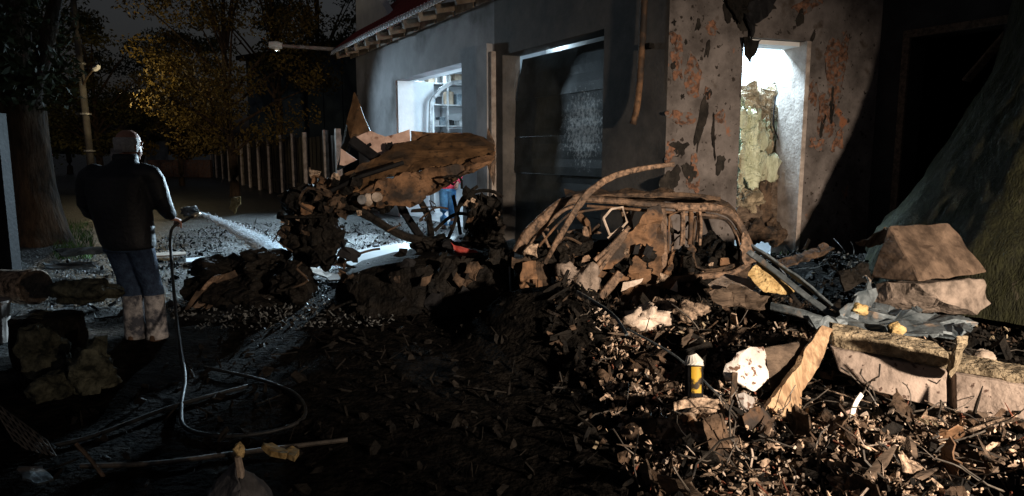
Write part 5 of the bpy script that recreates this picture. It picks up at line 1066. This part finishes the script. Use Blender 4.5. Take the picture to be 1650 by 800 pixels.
# ------------------------------------------------------------ masses nobody could count
def scraps(name, n, region, m, smin, smax, seed, lift=.02, thin=.25):
    random.seed(seed); mb = MB(); c = 0
    while c < n:
        x, y = region()
        s_ = U(smin, smax); z = ghz(x, y) + U(0, lift); e = Euler((U(-1.2, 1.2), U(-1.2, 1.2), U(0, 6.3))).to_matrix()
        p_ = V((x, y, z)); el = rnd() < .22; a, b_, n_ = e.col[0] * s_ * (U(1.6, 3) if el else 1), e.col[1] * s_ * (U(.06, .2) if el else U(.25, .9)), e.col[2] * s_ * thin * U(.15, 1)
        bend = n_ * U(-1.5, 1.5); f0 = U(0, 6.3)
        vs = [p_ + a * (math.cos(f0 + w_) * k_) + b_ * (math.sin(f0 + w_) * k_) + bend * U(-1, 1) for w_, k_ in ((0, U(.5, 1.3)), (U(.9, 1.5), U(.4, 1.2)), (U(2.2, 2.8), U(.5, 1.3)), (U(3.4, 4.1), U(.4, 1.2)), (U(4.7, 5.5), U(.5, 1.2)))]
        q = [v + n_ for v in vs]
        mb.add(vs + q, [(4, 3, 2, 1, 0), (5, 6, 7, 8, 9)] + [(i, (i + 1) % 5, 5 + (i + 1) % 5, 5 + i) for i in range(5)]); c += 1
    return obj(name, mb, m, kind='stuff')
def right_pile():
    while True:
        x, y = U(.3, 5.2), U(2.6, 9.2)
        if rnd() < min(1, .15 + heap(x, y) * 4 + (.5 if x > 1 else 0)) and x > .25 + .10 * abs(y - 4.5): return x, y
def near_pile(): 
    while True:
        x, y = U(.55, 2.9), U(2.7, 5.2)
        if x > .5 + .35 * rnd(): return x, y
def yard():
    return U(-6.6, -1.2), 6.3 + 9.2 * rnd()
def black_mid(): return U(-2.6, .9), U(2.8, 7)
def clear(x, y): return 1.55 < x < 4.2 and 3.75 < y < 5.0
def rp_(): 
    while True:
        q = right_pile()
        if noise.noise(V((q[0] * 2.2, q[1] * 2.2, 5))) > .22 and rnd() < .7: continue
        if not clear(*q) or rnd() < .12: return q
def np_():
    while True:
        q = near_pile()
        if noise.noise(V((q[0] * 2.6, q[1] * 2.6, 9))) < -.02 and rnd() < .8: continue
        if not clear(*q) or rnd() < .12: return q
scraps('charred_debris', 5200, rp_, 'char', .008, .045, 1, .08, .8)
scraps('brown_debris', 3300, np_, 'brown', .005, .030, 2, .09, .8)
scraps('scorched_debris', 2600, rp_, 'charb', .008, .042, 3, .09, .7)
scraps('pale_debris', 1700, np_, 'pale', .005, .024, 4, .10, .5)
scraps('coarse_rubble', 330, rp_, 'char', .05, .13, 21, .05, .9)
scraps('coarse_debris', 150, np_, 'charb', .04, .10, 22, .06, .6)
def splinters(name, n, reg, m, seed, l0, l1):
    random.seed(seed); b = MB()
    for _ in range(n):
        x, y = reg(); z = ghz(x, y) + U(.02, .09); d_ = V((U(-1, 1), U(-1, 1), U(-.35, .5))).normalized(); L_ = U(l0, l1); p_ = V((x, y, z)); w_ = U(.006, .028)
        up = V((U(-1, 1), U(-1, 1), U(-1, 1))); a = d_.cross(up).normalized(); c_ = a.cross(d_); t_ = w_ * U(.2, .6)
        e0, e1 = p_ - d_ * L_ / 2, p_ + d_ * L_ / 2
        b.loft([[e0 + a * w_ * .3, e0 + c_ * t_ * .3, e0 - a * w_ * .2], [p_ - d_ * L_ * .3 + a * w_, p_ - d_ * L_ * .3 + c_ * t_, p_ - d_ * L_ * .3 - a * w_ * .8], [p_ + d_ * L_ * .25 + a * w_ * .9, p_ + d_ * L_ * .25 + c_ * t_, p_ + d_ * L_ * .25 - a * w_], [e1 + a * w_ * .1, e1 + c_ * t_ * .2, e1 - a * w_ * .4]])
    return obj(name, b, m, kind='stuff')
splinters('splinter_debris', 170, np_, 'oldwood', 41, .08, .42); splinters('splintered_wood_debris', 60, np_, 'brown', 42, .06, .3); splinters('charred_splinter_debris', 240, rp_, 'char', 43, .1, .5); splinters('metal_debris', 90, rp_, 'rust2', 44, .05, .3)
scraps('tan_debris', 420, rp_, 'foamy', .008, .032, 5, .10, .6)
scraps('rust_debris', 420, np_, 'redbrown', .008, .034, 6, .10)
scraps('ash_debris', 700, black_mid, 'char', .012, .06, 7, .03)
scraps('yard_debris', 700, yard, 'black', .015, .07, 8, .02)
scraps('yard_gravel', 5200, yard, 'gravel', .008, .024, 9, .008, .9)
scraps('wet_rubble', 900, lambda: (U(-2.9, -1.1), U(6.0, 8.4)), 'gravel', .006, .022, 10, .03, .8)
random.seed(77); b = MB()
for _ in range(420):
    x, y = right_pile() if rnd() < .6 else near_pile(); z = ghz(x, y) + .05; p_ = V((x, y, z)); pts = [p_]
    d_ = V((U(-1, 1), U(-1, 1), U(-.1, .5)))
    for k in range(5): d_ = (d_ + V((U(-1, 1), U(-1, 1), U(-.6, .4))) * .6).normalized(); pts.append(pts[-1] + d_ * U(.03, .09))
    for q in pts: q.z = max(q.z, ghz(q.x, q.y) + .01)
    b.tube(pts, U(.0025, .006), 4)
obj('wire_debris', b, 'wire', kind='stuff')
random.seed(31); scr_ = []
for k in range(44):
    x, y = near_pile() if k % 3 else right_pile()
    if clear(x, y): y -= 1.1; x -= .3
    z = ghz(x, y) + U(.04, .12); a = U(.05, .18); e_ = Euler((U(-1.3, 1.3), U(-1.3, 1.3), U(0, 6.3))).to_matrix(); c_ = V((x, y, z))
    el_ = U(.3, 1)
    pts = [c_ + e_ @ V((math.cos(q) * a * U(.5, 1.2), math.sin(q) * a * el_ * U(.5, 1.2), 0)) for q in [0, .9, 1.9, 2.9, 4.0, 5.2]]
    col_ = ['brown', 'charb', 'rust', 'brown', 'oldwood', 'charb'][k % 6]
    wd_ = {'brown': 'scorched brown cloth scrap crumpled among the near debris', 'charb': 'charred black-brown sheet scrap among the near debris', 'rust': 'rusty torn metal scrap among the near debris', 'oldwood': 'weathered dark board scrap among the near debris'}[col_]
    o_ = crumple('torn_scrap', pts, col_, None, th=.008, cuts=3, amp=.035, sc=11, seed=k, rag=.012, label=wd_, cat='scrap', group='torn scraps among the near debris'); scr_.append((o_, col_, c_))
marks = {'leaning plank': V((1.45, 3.7, 0)), 'yellow canister': V((1.0, 3.75, 0)), 'front of the long concrete panel': V((2.2, 4.0, 0)), 'pale frayed bundle': V((1.0, 5.2, 0)), 'bright yellow foam clump': V((1.75, 3.5, 0)), 'metal channel': V((2.3, 5.4, 0)), 'crack between the concrete panels': V((2.6, 3.9, 0)), 'white plaster lump': V((1.35, 3.95, 0)), 'sill of the burnt car shell': V((1.4, 6.3, 0)), 'tan foam log': V((1.85, 3.4, 0))}
what = {'brown': 'scorched brown cloth scrap', 'charb': 'charred sheet scrap', 'rust': 'rusty torn metal scrap', 'oldwood': 'weathered dark board scrap'}
bins = {}
for o_, c_, p_ in scr_:
    mk = min(marks, key=lambda m_: (marks[m_] - V((p_.x, p_.y, 0))).length); bins.setdefault((c_, mk), []).append(((marks[mk] - V((p_.x, p_.y, 0))).length, o_))
for (c_, mk), l_ in bins.items():
    for r_, (_, o_) in enumerate(sorted(l_, key=lambda q: q[0])):
        o_['label'] = what[c_] + ' ' + ['nearest', 'second nearest', 'third nearest', 'fourth nearest', 'fifth nearest', 'sixth nearest', 'seventh nearest', 'eighth nearest'][min(r_, 7)] + ' the ' + mk
# grass tufts between trunk and man
b = MB(); random.seed(12)
for _ in range(1500):
    q = G(U(85, 150), U(360, 420)) if rnd() < .7 else B(U(1.2, 2.6), U(-.5, -.05), 0); z = ghz(q.x, q.y); s_ = U(.05, .16)
    d_ = V((U(-.5, .5), U(-.5, .5), 1)) * s_; a = V((U(-1, 1), U(-1, 1), 0)) * .008; p_ = V((q.x, q.y, z)); b.add([p_ - a, p_ + a, p_ + d_], [(0, 1, 2)])
obj('grass', b, 'grass', kind='stuff')
